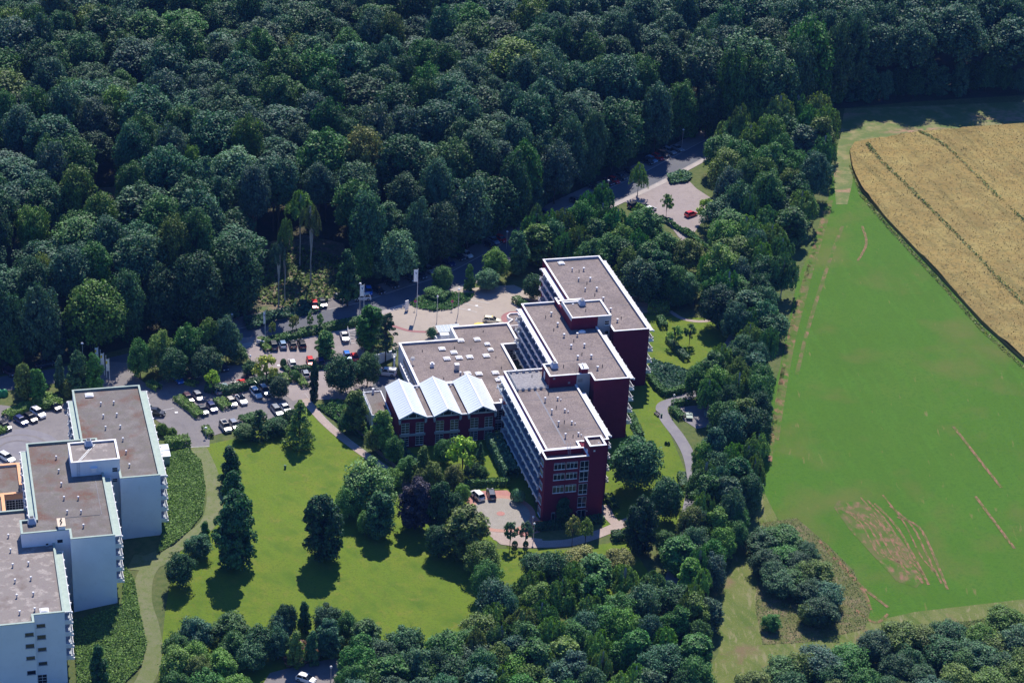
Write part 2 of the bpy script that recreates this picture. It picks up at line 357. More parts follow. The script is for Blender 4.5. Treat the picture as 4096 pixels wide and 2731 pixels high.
sheet('crop_field', [(1925,330),(1900,470),(1830,650),(1790,850),(1750,960),(1750,1130),(1795,1205),(1900,1260),(1985,1360),(1995,1440),(2150,1405),(2420,1370),(2620,1350),(2900,1000),(2900,240),(2352,250),(2200,252)], .05, M_field)
sheet('mown_verge', [(1755,1130),(1790,1200),(1745,1260),(1740,1400),(1752,1480),(1850,1462),(1990,1430),(2100,1405),(2420,1368),(2420,1400),(2120,1440),(1960,1490),(1850,1530),(1700,1600),(1590,1600),(1650,1500),(1655,1380),(1690,1260),(1735,1180)], .06, M_verge)
for ln, w in (([(1778,1010),(1795,900),(1815,790),(1838,700),(1865,600),(1895,500),(1905,460)], 1.1), ([(1768,1060),(1790,900),(1820,740),(1850,640),(1890,520)], .5), ([(1830,860),(1860,740),(1905,600),(1935,520)], .5)): drape('tyre_track', strip_polys(smoothline(PG(ln), 4), -w, w), .09, M_track)
sheet('worn_patch', [(1925,1150),(1990,1155),(2040,1200),(2085,1260),(2120,1330),(2105,1350),(2060,1335),(2000,1270),(1950,1215),(1915,1165)], .085, M_track)
for k in range(9):
    a = k*17; q = (k*37 % 11)-5; drape('tyre_track', strip_polys(smoothline(PG([(1925+a, 1140+abs(k-5)*9+q*4), (1975+a, 1205+q), (2020+a*.92, 1275), (2062+a*.85, 1335-abs(k-7)*6+q*5)]), 4), -.16-.12*(k % 3), .2), .10, M_soil)
for ln in ([(1880,1240),(1960,1330),(2040,1395)], [(1895,1250),(1975,1345),(2000,1400)], [(2190,980),(2260,1070),(2300,1120)], [(1980,520),(1990,560),(1970,600)], [(1965,1400),(2010,1430),(2040,1410)], [(2240,1140),(2330,1260)], [(2000,1180),(2060,1250),(2120,1340)]): drape('tyre_track', strip_polys(smoothline(PG(ln), 4), -.35, .35), .11, M_soil)
sheet('field_margin', [(1925,335),(1940,250),(2100,245),(2420,232),(2420,300),(2160,318),(2000,345),(1962,352),(1958,420),(1946,470),(1920,470),(1915,400)], .08,
   surf('field_margin_grass', (.12, .16, .045), [((.25, .22, .10), .2, .45, .65), ((.34, .20, .13), .15, .56, .68, 1.45, (1, 5, 1)), ((.10, .15, .04), .5, .45, .7)], .95, .3, 3))
rnd = np.random.default_rng(5)
_gn = rnd.random((64, 64))
def vnoise(x, y, s):
    x, y = x/s, y/s; i, j = math.floor(x), math.floor(y); a, b = x-i, y-j; a, b = a*a*(3-2*a), b*b*(3-2*b); g = lambda p, q: _gn[p % 64, q % 64]
    return g(i, j)*(1-a)*(1-b)+g(i+1, j)*a*(1-b)+g(i, j+1)*(1-a)*b+g(i+1, j+1)*a*b
GRAIN = [(1951,352),(1962,336),(1990,330),(2100,313),(2200,302),(2352,293),(2700,280),(2700,1150),(2352,832),(2255,745),(2150,628),(2040,512),(1978,440),(1956,388)]
GRW = PG(GRAIN)
drape('grain_field', [PG(GRAIN)], .95, M_grain, bumpf=lambda x, y: .45*vnoise(x, y, 3.1)+.5*vnoise(x, y, 9)-.45*(abs(((x+1.5*vnoise(0, y, 20)) % 24)-12) < 1.3), skirt=1.6)

road_c = smoothline(PG([(-200,925),(-60,893),(100,868),(240,842),(400,806),(560,772),(632,757),(740,733),(837,710),(954,672),(1040,644),(1115,606),(1190,563),(1290,505),(1405,450),(1488,412),(1575,366),(1660,322),(1760,290)]), 4)
drape('road', strip_polys(road_c, -3.4, 3.4), .10, M_asphalt)
drape('parking_bays', strip_polys(road_c[20:70], 3.4, 8.6), .08, M_lot)
drape('pavement', strip_polys(road_c[14:72], -5.2, -3.55), .12, M_kerb.copy() if False else surf('pavement_slabs', (.36, .32, .30), [((.42, .38, .35), .5, .4, .7)], .9))
drape('kerb', strip_polys(road_c[14:72], -3.55, -3.4), .17, M_kerb, skirt=.1)
drape('kerb', strip_polys(road_c[20:70], 3.4, 3.6), .13, M_kerb)
# plaza behind the hall
sheet('plaza', [(862,716),(945,690),(1020,668),(1080,662),(1180,655),(1262,690),(1262,760),(1200,800),(900,805),(905,775),(880,748)], .09, M_brick)
def disc(name, c, r, off, mat, r0=0, a0=0, a1=2*math.pi, n=40):
    if r0: return drape(name, [[(c[0]+q*math.cos(t), c[1]+q*math.sin(t)) for q, t in ((r0, a0+(a1-a0)*k/n), (r, a0+(a1-a0)*k/n), (r, a0+(a1-a0)*(k+1)/n), (r0, a0+(a1-a0)*(k+1)/n))] for k in range(n)], off, mat)
    return drape(name, [[(c[0]+r*math.cos(2*math.pi*k/n), c[1]+r*math.sin(2*math.pi*k/n)) for k in range(n)]], off, mat)
pc = G(1190, 733)[:2]; disc('plaza_disc', pc, 4.3, .12, M_red)
drape('plaza_band', strip_polys(smoothline(PG([(900,748),(930,758),(955,762),(985,763),(1000,762)]), 4), -.45, .45), .12, M_red)
# car parks
sheet('upper_car_park', [(566,792),(600,776),(640,790),(690,778),(760,762),(820,752),(838,772),(836,830),(900,850),(905,905),(860,915),(715,918),(690,910),(640,860),(600,815)], .08, M_brick2 if 'M_brick2' in globals() else surf('brick_paving', (.30, .255, .245), [((.35, .30, .285), .2, .35, .7), ((.25, .21, .20), .7, .5, .75), ((.26, .22, .21), 7, .4, .7)], .9))
sheet('lower_car_park', [(225,868),(245,848),(292,842),(300,876),(345,898),(360,880),(430,845),(560,838),(585,850),(655,880),(692,912),(700,922),(660,948),(620,962),(482,1003),(481,1026),(404,1029),(385,1018),(388,985),(345,955),(335,905),(230,905)], .07, M_lot)
sheet('forecourt', [(-80,905),(0,930),(60,938),(110,945),(150,925),(170,925),(165,1030),(60,1080),(-80,1110)], .07, M_lot)
sheet('service_yard', [(862,858),(905,850),(920,870),(905,925),(868,932),(850,915)], .09, M_asphalt)
drape('entrance_drive', strip_polys(smoothline(PG([(262,832),(262,850),(300,888),(350,912)]), 4), -3.6, 3.6), .11, M_lot)
drape('entrance_drive', strip_polys(smoothline(PG([(578,775),(590,805),(640,862),(700,916)]), 4), -3.2, 3.2), .11, MATS.get('brick_paving', M_brick))
rc = G(40, 1035)[:2]
disc('roundabout', rc, 9.5, .10, M_tar); disc('roundabout', rc, 7.2, .12, M_lot, r0=6.6); disc('roundabout', rc, 4.6, .13, M_lot, r0=4.1)
sheet('east_car_park', [(1375,582),(1450,600),(1540,640),(1600,680),(1545,700),(1512,716),(1440,722)], .08, M_brick)
sheet('north_car_park', [(1436,464),(1495,427),(1565,398),(1600,434),(1640,460),(1640,500),(1612,510),(1590,542),(1565,553),(1536,515),(1500,500),(1465,482)], .08, MATS['brick_paving'])
sheet('front_plaza', [(1068,1140),(1085,1128),(1165,1126),(1205,1160),(1245,1200),(1240,1222),(1205,1232),(1150,1212),(1100,1190),(1075,1165)], .09, M_pink)
fc = G(1150, 1180)[:2]; disc('front_plaza_disc', fc, 6.4, .12, surf('grey_pavers', (.30, .275, .235), [((.35, .32, .28), .6, .4, .7), ((.24, .22, .19), 5, .45, .7)], .9)); disc('front_plaza_ring', fc, 7.6, .115, surf('brick_ring', (.40, .22, .17), [((.46, .27, .21), 3, .4, .7)], .9), r0=6.4); disc('front_plaza_ring', fc, .9, .14, M_pink)
sheet('front_path', [(1098,1188),(1150,1213),(1205,1233),(1245,1238),(1250,1256),(1190,1256),(1150,1250),(1118,1225)], .085, M_path)
drape('front_path', strip_polys(smoothline(PG([(1140,1232),(1185,1248),(1240,1250),(1310,1246),(1370,1228),(1430,1203),(1475,1185),(1520,1172)]), 4), -1.4, 1.4), .10, M_path)
drape('front_path', strip_polys(smoothline(PG([(1392,1160),(1398,1185),(1420,1208)]), 4), -1.1, 1.1), .12, M_path)
drape('footpath', strip_polys(smoothline(PG([(690,905),(740,965),(800,1017),(860,1060),(905,1092),(935,1118),(955,1150)]), 4), -1.0, 1.0), .10, M_path)
drape('kerb', strip_polys(smoothline(PG([(690,905),(740,965),(800,1017),(860,1060),(905,1092),(935,1118),(955,1150)]), 4), 1.0, 1.15), .13, M_kerb)
drape('garden_path', strip_polys(smoothline(PG([(1690,700),(1690,760),(1672,800),(1640,860),(1590,905),(1545,921),(1520,935),(1530,965),(1560,1005),(1583,1050),(1592,1110),(1580,1180),(1558,1260),(1546,1320),(1520,1400)]), 5), -1.4, 1.4), .10, M_tar)
drape('garden_path', strip_polys(smoothline(PG([(1540,716),(1570,733),(1620,738),(1690,720)]), 4), -.6, .6), .08, M_path)
drape('turf_track', strip_polys(smoothline(PG([(455,1026),(480,1080),(494,1140),(480,1200),(430,1240),(372,1275),(335,1320),(328,1380),(345,1440),(352,1500),(335,1560),(290,1620)]), 5), -1.8, 1.8), .08, M_turf)
drape('turf_track', strip_polys(smoothline(PG([(300,1290),(340,1292),(380,1275)]), 4), -2.6, 2.6), .07, M_turf)
sheet('tennis_yard', [(1560,935),(1650,925),(1680,970),(1600,985),(1570,965)], .07, M_tar)
sheet('bottom_road', [(620,1545),(700,1525),(775,1510),(800,1640),(560,1640)], .07, M_lot)
# road and parking markings, all real paint sheets
def line_mark(a, b, w=.12, name='parking_line'): drape(name, strip_polys(PG([a, b]), -w/2, w/2), .15, M_mark)
for a, b in [((860,1013),(860,1013))][:0]+[((1046,707),(1095,718)),((1063,698),(1108,708)),((1080,690),(1124,698)),((1455,700),(1488,697)),((1490,703),(1515,722)),((1500,704),(1545,716)),((1500,721),(1540,702)),
   ((344,950),(400,938)),((150,955),(170,945)),((405,1029),(481,1026)),((404,1029),(385,985)),((785,790),(835,786))]: line_mark(a, b)
for p in [(1095,703),(1078,712),(405,948),(640,840),(515,990),(655,930),(760,848),(400,990),(548,1040)][:8]:
    q = G(*p); drape('bay_symbol', [[(q[0]-.35, q[1]-.35), (q[0]+.35, q[1]-.35), (q[0]+.35, q[1]+.35), (q[0]-.35, q[1]+.35)]], .15, M_mark)

# ------------------------------------------------------------------ buildings
def window(par, face, pos, a0, a1, z0, z1, cols, rows, fm=None, gm=None, proud=.05, transom=None):
    """frame + pane set into a wall; face 'y-' wall facing -y at y=pos, 'x-' wall facing -x at x=pos"""
    fm = fm or M_wpaint; gm = gm or M_glass; t = .07
    def B(mb, p0, p1, q0, q1, d0, d1):
        if face == 'y-': mb.box(p0, p1, pos-d1, pos-d0, q0, q1)
        else: mb.box(pos-d1, pos-d0, p0, p1, q0, q1)
    fr = MB()
    for k in range(cols+1):
        x = a0+(a1-a0)*k/cols; B(fr, max(x-t/2, a0), min(x+t/2, a1), z0, z1, .0, proud+.03)
    for j in range(rows+1):
        z = z0+(z1-z0)*j/rows
        if transom and 0 < j < rows: z = z0+(z1-z0)*transom
        B(fr, a0, a1, max(z-t/2, z0), min(z+t/2, z1), .0, proud+.035)
    B(fr, a0-.06, a1+.06, z0-.09, z0, .0, proud+.14)
    f = fr.obj('window', fm, par); g = MB(); B(g, a0+.04, a1-.04, z0+.04, z1-.04, .0, proud); g.obj('pane', gm, f); return f
def shell(par, poly, z0, ztop, drop, wallm, capm, gravm, thick=.34, cap=True, innerm=None, name_roof='roof'):
    w = MB(); inn = inset(poly, thick); w.ring(poly, inn, z0, ztop-.10); w.obj('wall', wallm, par)
    r = MB(); r.prism(inset(poly, thick-.02), ztop-drop-.2, ztop-drop); ro = r.obj(name_roof, gravm, par)
    if cap:
        c = MB(); c.ring(inset(poly, -.06), inset(poly, thick+.04), ztop-.10, ztop+.02, bottom=True); c.obj('parapet_cap', capm, par)
        i2 = MB(); i2.ring(inset(poly, thick), inset(poly, thick+.03), ztop-drop, ztop-.10); i2.obj('upstand', innerm or M_grey, par)
    return ro
def vent(par, x, y, z, h=.75, r=.16, cap=.34):
    m = MB(); m.tube((x, y, z), (x, y, z+h), r, n=8); o = m.obj('roof_vent', M_steel, par)
    c = MB(); c.tube((x, y, z+h-.02), (x, y, z+h+.16), cap, cap*.8, n=10); c.obj('vent_cap', M_wpaint, o)
def pipe(par, x, y, z, h=.7): m = MB(); m.tube((x, y, z), (x, y, z+h), .09, n=6); m.obj('vent_pipe', M_dark, par)
def skylight(par, x, y, z, s=.75):
    m = MB(); m.box(x-s, x+s, y-s, y+s, z, z+.28); o = m.obj('skylight', M_skirt, par)
    d = MB(); n = 7; v = []
    for i in range(n):
        for j in range(n):
            a, b = -1+2*i/(n-1), -1+2*j/(n-1); v.append((x+a*(s+.08), y+b*(s+.08), z+.28+.32*(1-a**4)*(1-b**4)))
    d.add(v, [(i*n+j, (i+1)*n+j, (i+1)*n+j+1, i*n+j+1) for i in range(n-1) for j in range(n-1)]); d.box(x-s-.1, x+s+.1, y-s-.1, y+s+.1, z+.22, z+.30)
    d.obj('dome', M_bubble, o, smooth=False)
def hood(par, x, y, z):
    m = MB(); m.box(x-.55, x+.55, y-.7, y+.7, z, z+.35); v = [(x-.85, y-.95, z+.4), (x+.85, y-.95, z+.4), (x+.85, y+.95, z+.4), (x-.85, y+.95, z+.4), (x-.42, y-.5, z+1.35), (x+.42, y-.5, z+1.35), (x+.42, y+.5, z+1.35), (x-.42, y+.5, z+1.35)]
    m.add(v, [(0, 1, 5, 4), (1, 2, 6, 5), (2, 3, 7, 6), (3, 0, 4, 7), (3, 2, 1, 0)]); m.box(x-.46, x+.46, y-.55, y+.55, z+1.35, z+1.5); o = m.obj('ventilation_hood', surf('hood_sheet', (.42, .46, .54), (), .5) if 'hood_sheet' not in MATS else MATS['hood_sheet'], par)
    k = MB(); k.box(x-.36, x+.36, y-.44, y+.44, z+1.5, z+1.515); k.obj('opening', M_dark, o)
def canopy(par, x0, x1, y0, y1, z, mat, side, pitch=3.1, capm=None):
    """thin roof over the top balcony, with the little drip brackets along its outer edge"""
    m = MB(); m.box(x0, x1, y0, y1, z-.16, z)
    o = m.obj('canopy', mat, par); e = MB(); xo = x0 if side < 0 else x1
    e.box(min(xo, xo+side*.1), max(xo, xo+side*.1), y0-.1, y1+.1, z-.26, z+.10); e.box(x0, x1, y1, y1+.12, z-.2, z+.08); e.box(x0, x1, y0-.12, y0, z-.2, z+.08)
    b = e; n = int(round((y1-y0)/pitch))
    for k in range(n+1):
        y = y0+(y1-y0)*k/n; b.box(min(xo, xo+side*.34), max(xo, xo+side*.34), y-.16, y+.16, z-.42, z-.05)
    e.obj('fascia', capm or M_wpaint, o)
def balcony(par, x0, x1, y0, y1, z, side, pitch=3.1, wm=None, wallx=None):
    """one storey of continuous balcony: slab, solid sloped railing with brackets, room dividers, glazing behind"""
    wm = wm or M_wpaint; s = MB(); s.box(x0, x1, y0, y1, z-.2, z)
    xo = x0 if side < 0 else x1; r = MB(); T = side*.18
    v = [(xo, y0, z-.25), (xo+side*.08, y0, z-.25), (xo+T+side*.08, y0, z+.72), (xo+T, y0, z+.72)]; v += [(a, y1, c) for a, b, c in v]
    r.add(v, [(0, 1, 2, 3)[::-1], (4, 5, 6, 7), (0, 4, 5, 1), (1, 5, 6, 2), (2, 6, 7, 3), (3, 7, 4, 0)])
    r.box(min(x0, xo), max(x1, xo), y0-.1, y0, z-.25, z+.7); r.box(min(x0, xo), max(x1, xo), y1, y1+.1, z-.25, z+.7)
    b = r; n = int(round((y1-y0)/pitch)); dv = s
    for k in range(n+1):
        y = y0+(y1-y0)*k/n; b.box(min(xo+side*.02, xo+side*.36), max(xo+side*.02, xo+side*.36), y-.14, y+.14, z-.28, z+.12)
        b.box(min(xo+T, xo+T+side*.12), max(xo+T, xo+T+side*.12), y-.08, y+.08, z+.3, z+.95)
        if 0 < k < n: dv.box(x0+.5, x1-.1, y-.03, y+.03, z, z+.9)
    o = s.obj('balcony', M_balf, par); r.obj('railing', wm, o)
    if wallx is not None:
        g = MB()
        g.box(min(wallx, wallx+side*.05), max(wallx, wallx+side*.05), y0+.4, y1-.4, z+.9, z+1.9)
        g.obj('balcony_glazing', M_glass, o); g = MB(); g.box(min(wallx, wallx+side*.03), max(wallx, wallx+side*.03), y0, y1, z, z+2.4); g.obj('balcony_wall', M_bw, o)
GZ = -3.5
# --- maroon front block
def bld(name, label, cat, x, y, group=None): return thing(name, label, cat, (x, y, H(x, y)), group=group)
A = bld('clinic_block', 'maroon front block with tiled roof terrace and little stair tower at its front corner', 'building', 7, 12)
main = [(1.16, 3.94), (8.9, 3.94), (8.9, 6.3), (9.65, 6.3), (9.65, 6.18), (15.9, 6.18), (15.9, 40.82), (1.16, 40.82)]
shell(A, main, GZ, 15.75, .45, M_maroon, M_wpaint, M_gravel)
front = [(0, 0), (9.65, 0), (9.65, 6.2), (8.88, 6.2), (8.88, 3.9), (0, 3.9)]
w = MB(); w.ring(front, inset(front, .34), GZ, 15.57); w.obj('wall', M_maroon, A)
r = MB(); r.prism(inset(front, .3), 13.8, 14.35); r.obj('terrace_roof', M_gravel, A)
c = MB(); c.ring(inset(front[:2]+[(9.65, 3.92), (0, 3.92)], -.05), inset(front[:2]+[(9.65, 3.92), (0, 3.92)], .34), 15.57, 15.70, bottom=True); c.obj('parapet_cap', M_wpaint, A)
tow = [(9.65, 0), (13.37, 0), (13.37, 6.17), (9.65, 6.17)]
w = MB(); w.ring([(9.652, -.003), (13.37, -.003), (13.37, 4.22), (9.652, 4.22)], inset([(9.652, -.003), (13.37, -.003), (13.37, 4.22), (9.652, 4.22)], .3), GZ, 17.9); w.box(13.36, 13.38, 4.2, 6.2, GZ, 15.5); w.box(9.66, 13.36, 4.23, 6.16, GZ, 15.45); w.obj('stair_tower', M_maroon, A)
tp = [(9.65, 0), (13.37, 0), (13.37, 4.22), (9.65, 4.22)]
c = MB(); c.ring(inset(tp, -.06), inset(tp, .40), 17.9, 18.02, bottom=True); c.obj('tower_cap', M_wpaint, A)
r = MB(); r.prism(inset(tp, .3), 17.2, 17.5); r.obj('tower_roof', M_gravel, A)
dm = MB(); dm.dome((12.2, 1.9, 17.5), .2, .2, .18, 8, 3); dm.obj('roof_dome', M_wpaint, A)
for c3 in [(1.92,4.36),(4.69,7.15)]:
    for z0, z1 in ((12.97,14.52),(10.39,11.94),(7.2,8.93)): window(A, 'y-', 0, c3[0], c3[1], z0, z1, 3, 2, transom=.82, gm=M_glass if z0 > 8 else M_curt)
for z0, z1 in ((12.16,14.5),(9.52,11.87),(6.3,8.88),(3.07,5.61)): window(A, 'y-', 0, 7.73, 9.64, z0, z1, 2, 3 if False else 2, transom=.38)
window(A, 'y-', 0, 7.78, 9.65, .25, 2.3, 2, 1, gm=M_glass).name = 'door'; window(A, 'y-', 0, 2.0, 2.8, .05, 2.33, 1, 2, transom=.9)
for z0, z1 in ((13.05,14.5),(10.5,11.95),(7.25,8.9),(3.6,5.55),(.6,2.5)): window(A, 'x-', 0, 1.4, 3.4, z0, z1, 3, 2, transom=.8)
for (x, z) in ((7.55, 2.0), (9.95, 2.0)): d = MB(); d.dome((x, -.14, z), .12, .12, .12, 8, 4, full=True); d.obj('wall_lamp', M_wpaint, A)
d = MB(); d.box(10.5, 10.9, -.06, 0, 16.6, 16.95); d.obj('wall_grille', M_wpaint, A); d = MB(); d.box(9.60, 9.652, 1.2, 2.1, 14.4, 16.4); d.obj('tower_door', M_wpaint, A)
for x, y in [(6.9,25.8),(9.9,26.1),(6.9,20.2),(10,20.5),(6.9,14.7),(10,14.9),(6.9,9.1),(10,9.6)]: vent(A, x, y, 15.3, .95 if x < 8 else .6, .14, .28)
for x, y in [(10.5,25.6),(10.6,20.0),(10.6,14.4),(10.5,9.2)]: vent(A, x, y, 15.3, .3, .08, .17)
for x, y in [(8.5,28.9),(8.5,22.3),(8.5,15.6),(8.6,9.0),(7.0,37.6)]: pipe(A, x, y, 15.3)
# ladder over the step of the roof
l = MB()
for x in (5.9, 6.5):
    l.tube((x, 3.1, 14.35), (x, 3.75, 16.0), .03, n=5); l.tube((x, 4.4, 15.3), (x, 4.2, 16.7), .03, n=5); l.tube((x, 3.7, 15.8), (x, 3.7, 16.8), .03, n=5); l.tube((x, 3.7, 16.8), (x, 4.3, 16.75), .03, n=5); l.tube((x, 3.72, 16.3), (x, 4.25, 16.25), .025, n=5)
for k in range(6): l.box(5.9, 6.5, 3.1+.11*k, 3.22+.11*k, 14.6+.27*k, 14.63+.27*k)
l.obj('roof_ladder', M_steel, A)
# tiled roof terrace at the back, planters and rail
t = MB(); t.prism([(1.55,31.95),(9.42,31.95),(9.42,38.0),(9.4,40.45),(1.55,40.45)], 15.31, 15.42); t.obj('roof_terrace', M_tile, A)
rl = MB()
for (p, q) in (((1.9, 31.6), (9.2, 31.6)), ((1.9, 31.6), (1.9, 40.1)), ((1.9, 40.1), (9.2, 40.1))):
    for hh in (.9, .5): rl.tube((*p, 15.4+hh), (*q, 15.4+hh), .03, n=5)
    n = 7
    for k in range(n+1): rl.tube((p[0]+(q[0]-p[0])*k/n, p[1]+(q[1]-p[1])*k/n, 15.4), (p[0]+(q[0]-p[0])*k/n, p[1]+(q[1]-p[1])*k/n, 16.3), .025, n=4)
rl.obj('terrace_railing', M_steel, A)
pls = [(2.0+1.4*k, 31.75) for k in range(6)]+[(2.6+1.55*k, 40.15) for k in range(5)]+[(1.85, 33.0+1.0*k) for k in range(7)]
for x, y in pls:
    p = MB(); sq = [(x-.3, y-.26), (x+.3, y-.26), (x+.3, y+.26), (x-.3, y+.26)]; p.ring(sq, inset(sq, .06), 15.42, 15.85); pp = p.obj('planter_box', M_grey, A)
    q = MB(); q.prism(inset(sq, .05), 15.7, 15.76); q.obj('soil', M_forest, pp)
sm = MB(); sm.box(6.0, 6.35, 6.5, 31.4, 15.302, 15.312); sm.obj('roof_seam', M_greyd, A)
canopy(A, -.1, 1.16, 4.0, 39.9, 14.95, M_wpaint, -1)
for z in (12.0, 9.35, 6.3, 3.25): balcony(A, -.1, 1.15, 4.0, 40.2 if z > 11 else 35.3, z, -1, wallx=1.16)
canopy(A, 15.9, 17.1, 9.0, 29.0, 14.95, M_wpaint, 1)
for z in (12.0, 9.35, 6.3, 3.4): balcony(A, 15.9, 17.1, 9.0, 29.0, z, 1)
# --- maroon middle block
Bk = bld('clinic_block', 'maroon middle block, tall blank end wall, white box chimney on its stepped gravel roof', 'building', 20, 45)
mid = [(9.48,31.9),(19.07,31.9),(19.07,28.34),(27.37,28.34),(27.37,69.4),(12.7,69.4),(12.7,38.1),(9.48,38.1)]
shell(Bk, mid, GZ, 18.32, .55, M_maroon, M_wpaint, M_gravel)
g = MB(); g.box(15.88, 19.06, 31.83, 31.9, 0, 18.2); g.obj('grey_panel', M_grey, Bk)
g = MB(); g.box(16.13, 17.27, 31.78, 31.83, 16.31, 17.17); g.obj('wall_grille', M_greyd, Bk)
for (a, b) in ((10.3, 17.4), (13.9, 16.05)): g = MB(); g.box(a, a+.5, 31.85, 31.9, b, b+.48); g.obj('wall_grille', M_greyd, Bk)
g = MB(); g.box(9.42, 9.48, 35.5, 36.5, 15.6, 17.5); g.obj('terrace_door', M_wpaint, Bk)
g = MB(); g.box(17.0, 18.5, 31.95, 34.3, 17.7, 19.45); ch = g.obj('chimney', M_maroon, Bk); g = MB(); g.box(16.85, 18.65, 31.8, 34.45, 19.45, 19.6); g.obj('chimney_cap', M_wpaint, ch)
for k in range(4): g = MB(); g.tube((17.5+.12*(k % 2), 32.4+.5*k, 19.6), (17.5+.12*(k % 2), 32.4+.5*k, 20.0), .13, n=7); g.obj('flue', M_steel, ch)
g = MB(); g.tube((16.2, 33.4, 17.7), (16.2, 33.4, 20.6), .03, n=5); g.tube((17.3, 33.9, 19.6), (17.3, 33.9, 20.8), .03, n=5); g.obj('antenna', M_steel, ch)
hood(Bk, 11.9, 36.7, 17.77)
for x, y in [(18.5,63.1),(18.5,57.4),(18.4,51.5),(21.6,51.4),(18.5,45.8),(21.7,45.8),(18.5,40.2),(21.7,40.1),(21.5,34.3)]: vent(Bk, x, y, 17.77)
for x, y in [(16.8,62.0),(16.9,55.1),(20.0,48.8),(20.0,41.9),(23.0,35.4),(14.1,36.7)]: pipe(Bk, x, y, 17.77)
d = MB(); d.dome((23.3, 53.3, 17.77), .95, .7, .55, 12, 4); d.obj('roof_dome', M_wpaint, Bk)
canopy(Bk, 11.45, 12.7, 38.2, 68.2, 17.5, M_wpaint, -1)
for z, y0 in ((14.6, 38.2), (11.9, 38.2), (8.9, 41), (5.8, 41)): balcony(Bk, 11.45, 12.69, y0, 68.2, z, -1, wallx=12.7)
canopy(Bk, 27.37, 28.6, 29.5, 51.4, 17.5, M_wpaint, 1)
for z in (14.6, 11.9, 8.9, 5.9): balcony(Bk, 27.37, 28.6, 29.5, 51.4, z, 1)
# --- maroon rear block with penthouse
Ck = bld('clinic_block', 'maroon rear block, the farthest of three, with raised penthouse and pale stair wall', 'building', 32, 70)
rear = [(21.1,55.0),(30.6,55.0),(30.6,51.43),(39.39,51.43),(39.39,93.2),(24.58,93.2),(24.58,69.6),(21.1,69.6)]
rear2 = [(27.6,55.0),(30.6,55.0),(30.6,51.43),(39.39,51.43),(39.39,93.2),(24.58,93.2),(24.58,69.6),(27.6,69.6)]
shell(Ck, rear2, GZ, 18.4, .6, M_maroon, M_wpaint, M_gravel)
pent = [(21.0,54.72),(30.77,54.72),(30.77,63.5),(21.0,63.5)]
shell(Ck, pent, 17.5, 20.96, .4, M_maroon, M_wpaint, M_gravel, name_roof='penthouse_roof')
g = MB(); g.box(21.0, 21.4, 63.55, 69.5, 17.0, 19.2); g.box(21.4, 27.5, 69.0, 69.5, 17.0, 18.4); g.obj('link_wall', M_maroon, Ck); g = MB(); g.box(20.95, 21.45, 65.8, 69.55, 19.2, 19.3); g.box(21.45, 27.5, 68.95, 69.55, 18.4, 18.5); g.obj('link_cap', M_wpaint, Ck)
g = MB(); g.box(20.9, 21.0, 54.7, 63.5, 20.2, 21.35); g.obj('side_fin', M_wpaint, Ck)
g = MB(); g.box(27.48, 30.79, 54.62, 54.715, 8, 20.85); g.obj('grey_panel', M_grey, Ck)
window(Ck, 'y-', 54.62, 29.16, 30.33, 18.59, 19.71, 1, 2); window(Ck, 'y-', 54.62, 29.29, 30.29, 16.1, 17.1, 1, 1)
hood(Ck, 25.6, 61.9, 20.56); pipe(Ck, 25.6, 58.6, 20.56); g = MB(); g.dome((23.6, 62.7, 20.56), .3, .3, .2, 8, 3); g.obj('roof_dome', M_wpaint, Ck)
for x, y in [(30.4,86.6),(33.3,86.3),(30.4,80.8),(33.3,80.5),(30.4,75.0),(33.3,74.8),(33.3,69.2),(33.3,63.1),(33.2,57.2)]: vent(Ck, x, y, 17.8, .7, .16, .34 if x > 32 else .24)
for x, y in [(31.9,85.6),(31.9,78.6),(31.9,71.8),(34.6,58.6)]: pipe(Ck, x, y, 17.8)
skylight(Ck, 28.8, 91.0, 17.8, .7)
canopy(Ck, 23.3, 24.58, 70.0, 89.9, 17.4, M_wpaint, -1)
for z in (14.6, 11.9, 8.9, 6.0): balcony(Ck, 23.3, 24.57, 70.0, 89.6, z, -1, wallx=24.58)
canopy(Ck, 39.39, 40.65, 52.5, 92.0, 17.4, M_wpaint, 1)
for z in (14.6, 11.9, 8.9, 6.1): balcony(Ck, 39.39, 40.65, 52.5, 92.0, z, 1)
g = MB()
for (k, m_, X, zz, n_) in ((A, 0, (1.6, 15.5), 15.305, (12.2, 26.9)), (Bk, 0, (13.1, 27), 17.775, (39.5, 52.6)), (Ck, 0, (25, 39), 17.805, (65.8, 79.6))):
    for yy in n_:
        g = MB(); g.box(X[0], X[1], yy, yy+.07, zz, zz+.02); g.obj('roof_seam', M_greyd, k)
# --- flat roofed hall
L = bld('flat_roofed_hall', 'broad low hall, gravel flat roof dotted with white square skylights, beside the maroon blocks', 'building', -5, 66)
lp = [(-16.33,51.3),(-1.5,51.3),(-1.5,39.55),(1.1,39.55),(1.1,40.95),(8.4,40.95),(8.4,68.4),(12.66,68.4),(12.66,79.8),(-2.08,79.8),(-2.08,73.16),(-16.33,73.16)]
shell(L, lp, GZ, 8.22, .5, M_white, M_wpaint, M_gravel, thick=.45)
for x, y in [(-1.1,72.4),(3.0,72.3),(4.8,69.4),(4.9,66.4),(-6.6,68.7),(-4.2,66.4),(-3.6,63.5),(-1,63.5),(3.1,63.5),(-6.6,63.5),(-.9,54.7),(3.1,54.6),(3.0,51.0),(-3.5,55.3)]: skylight(L, x, y+.2, 7.72, .72 if x < 4.5 else .58)
g = MB(); g.box(-11.3, -10.5, 60.2, 61.0, 7.72, 8.2); g.box(-11.15, -10.65, 60.35, 60.85, 8.2, 8.9); g.box(-11.4, -10.4, 60.1, 61.1, 8.45, 8.6); g.obj('roof_fan', M_wpaint, L)
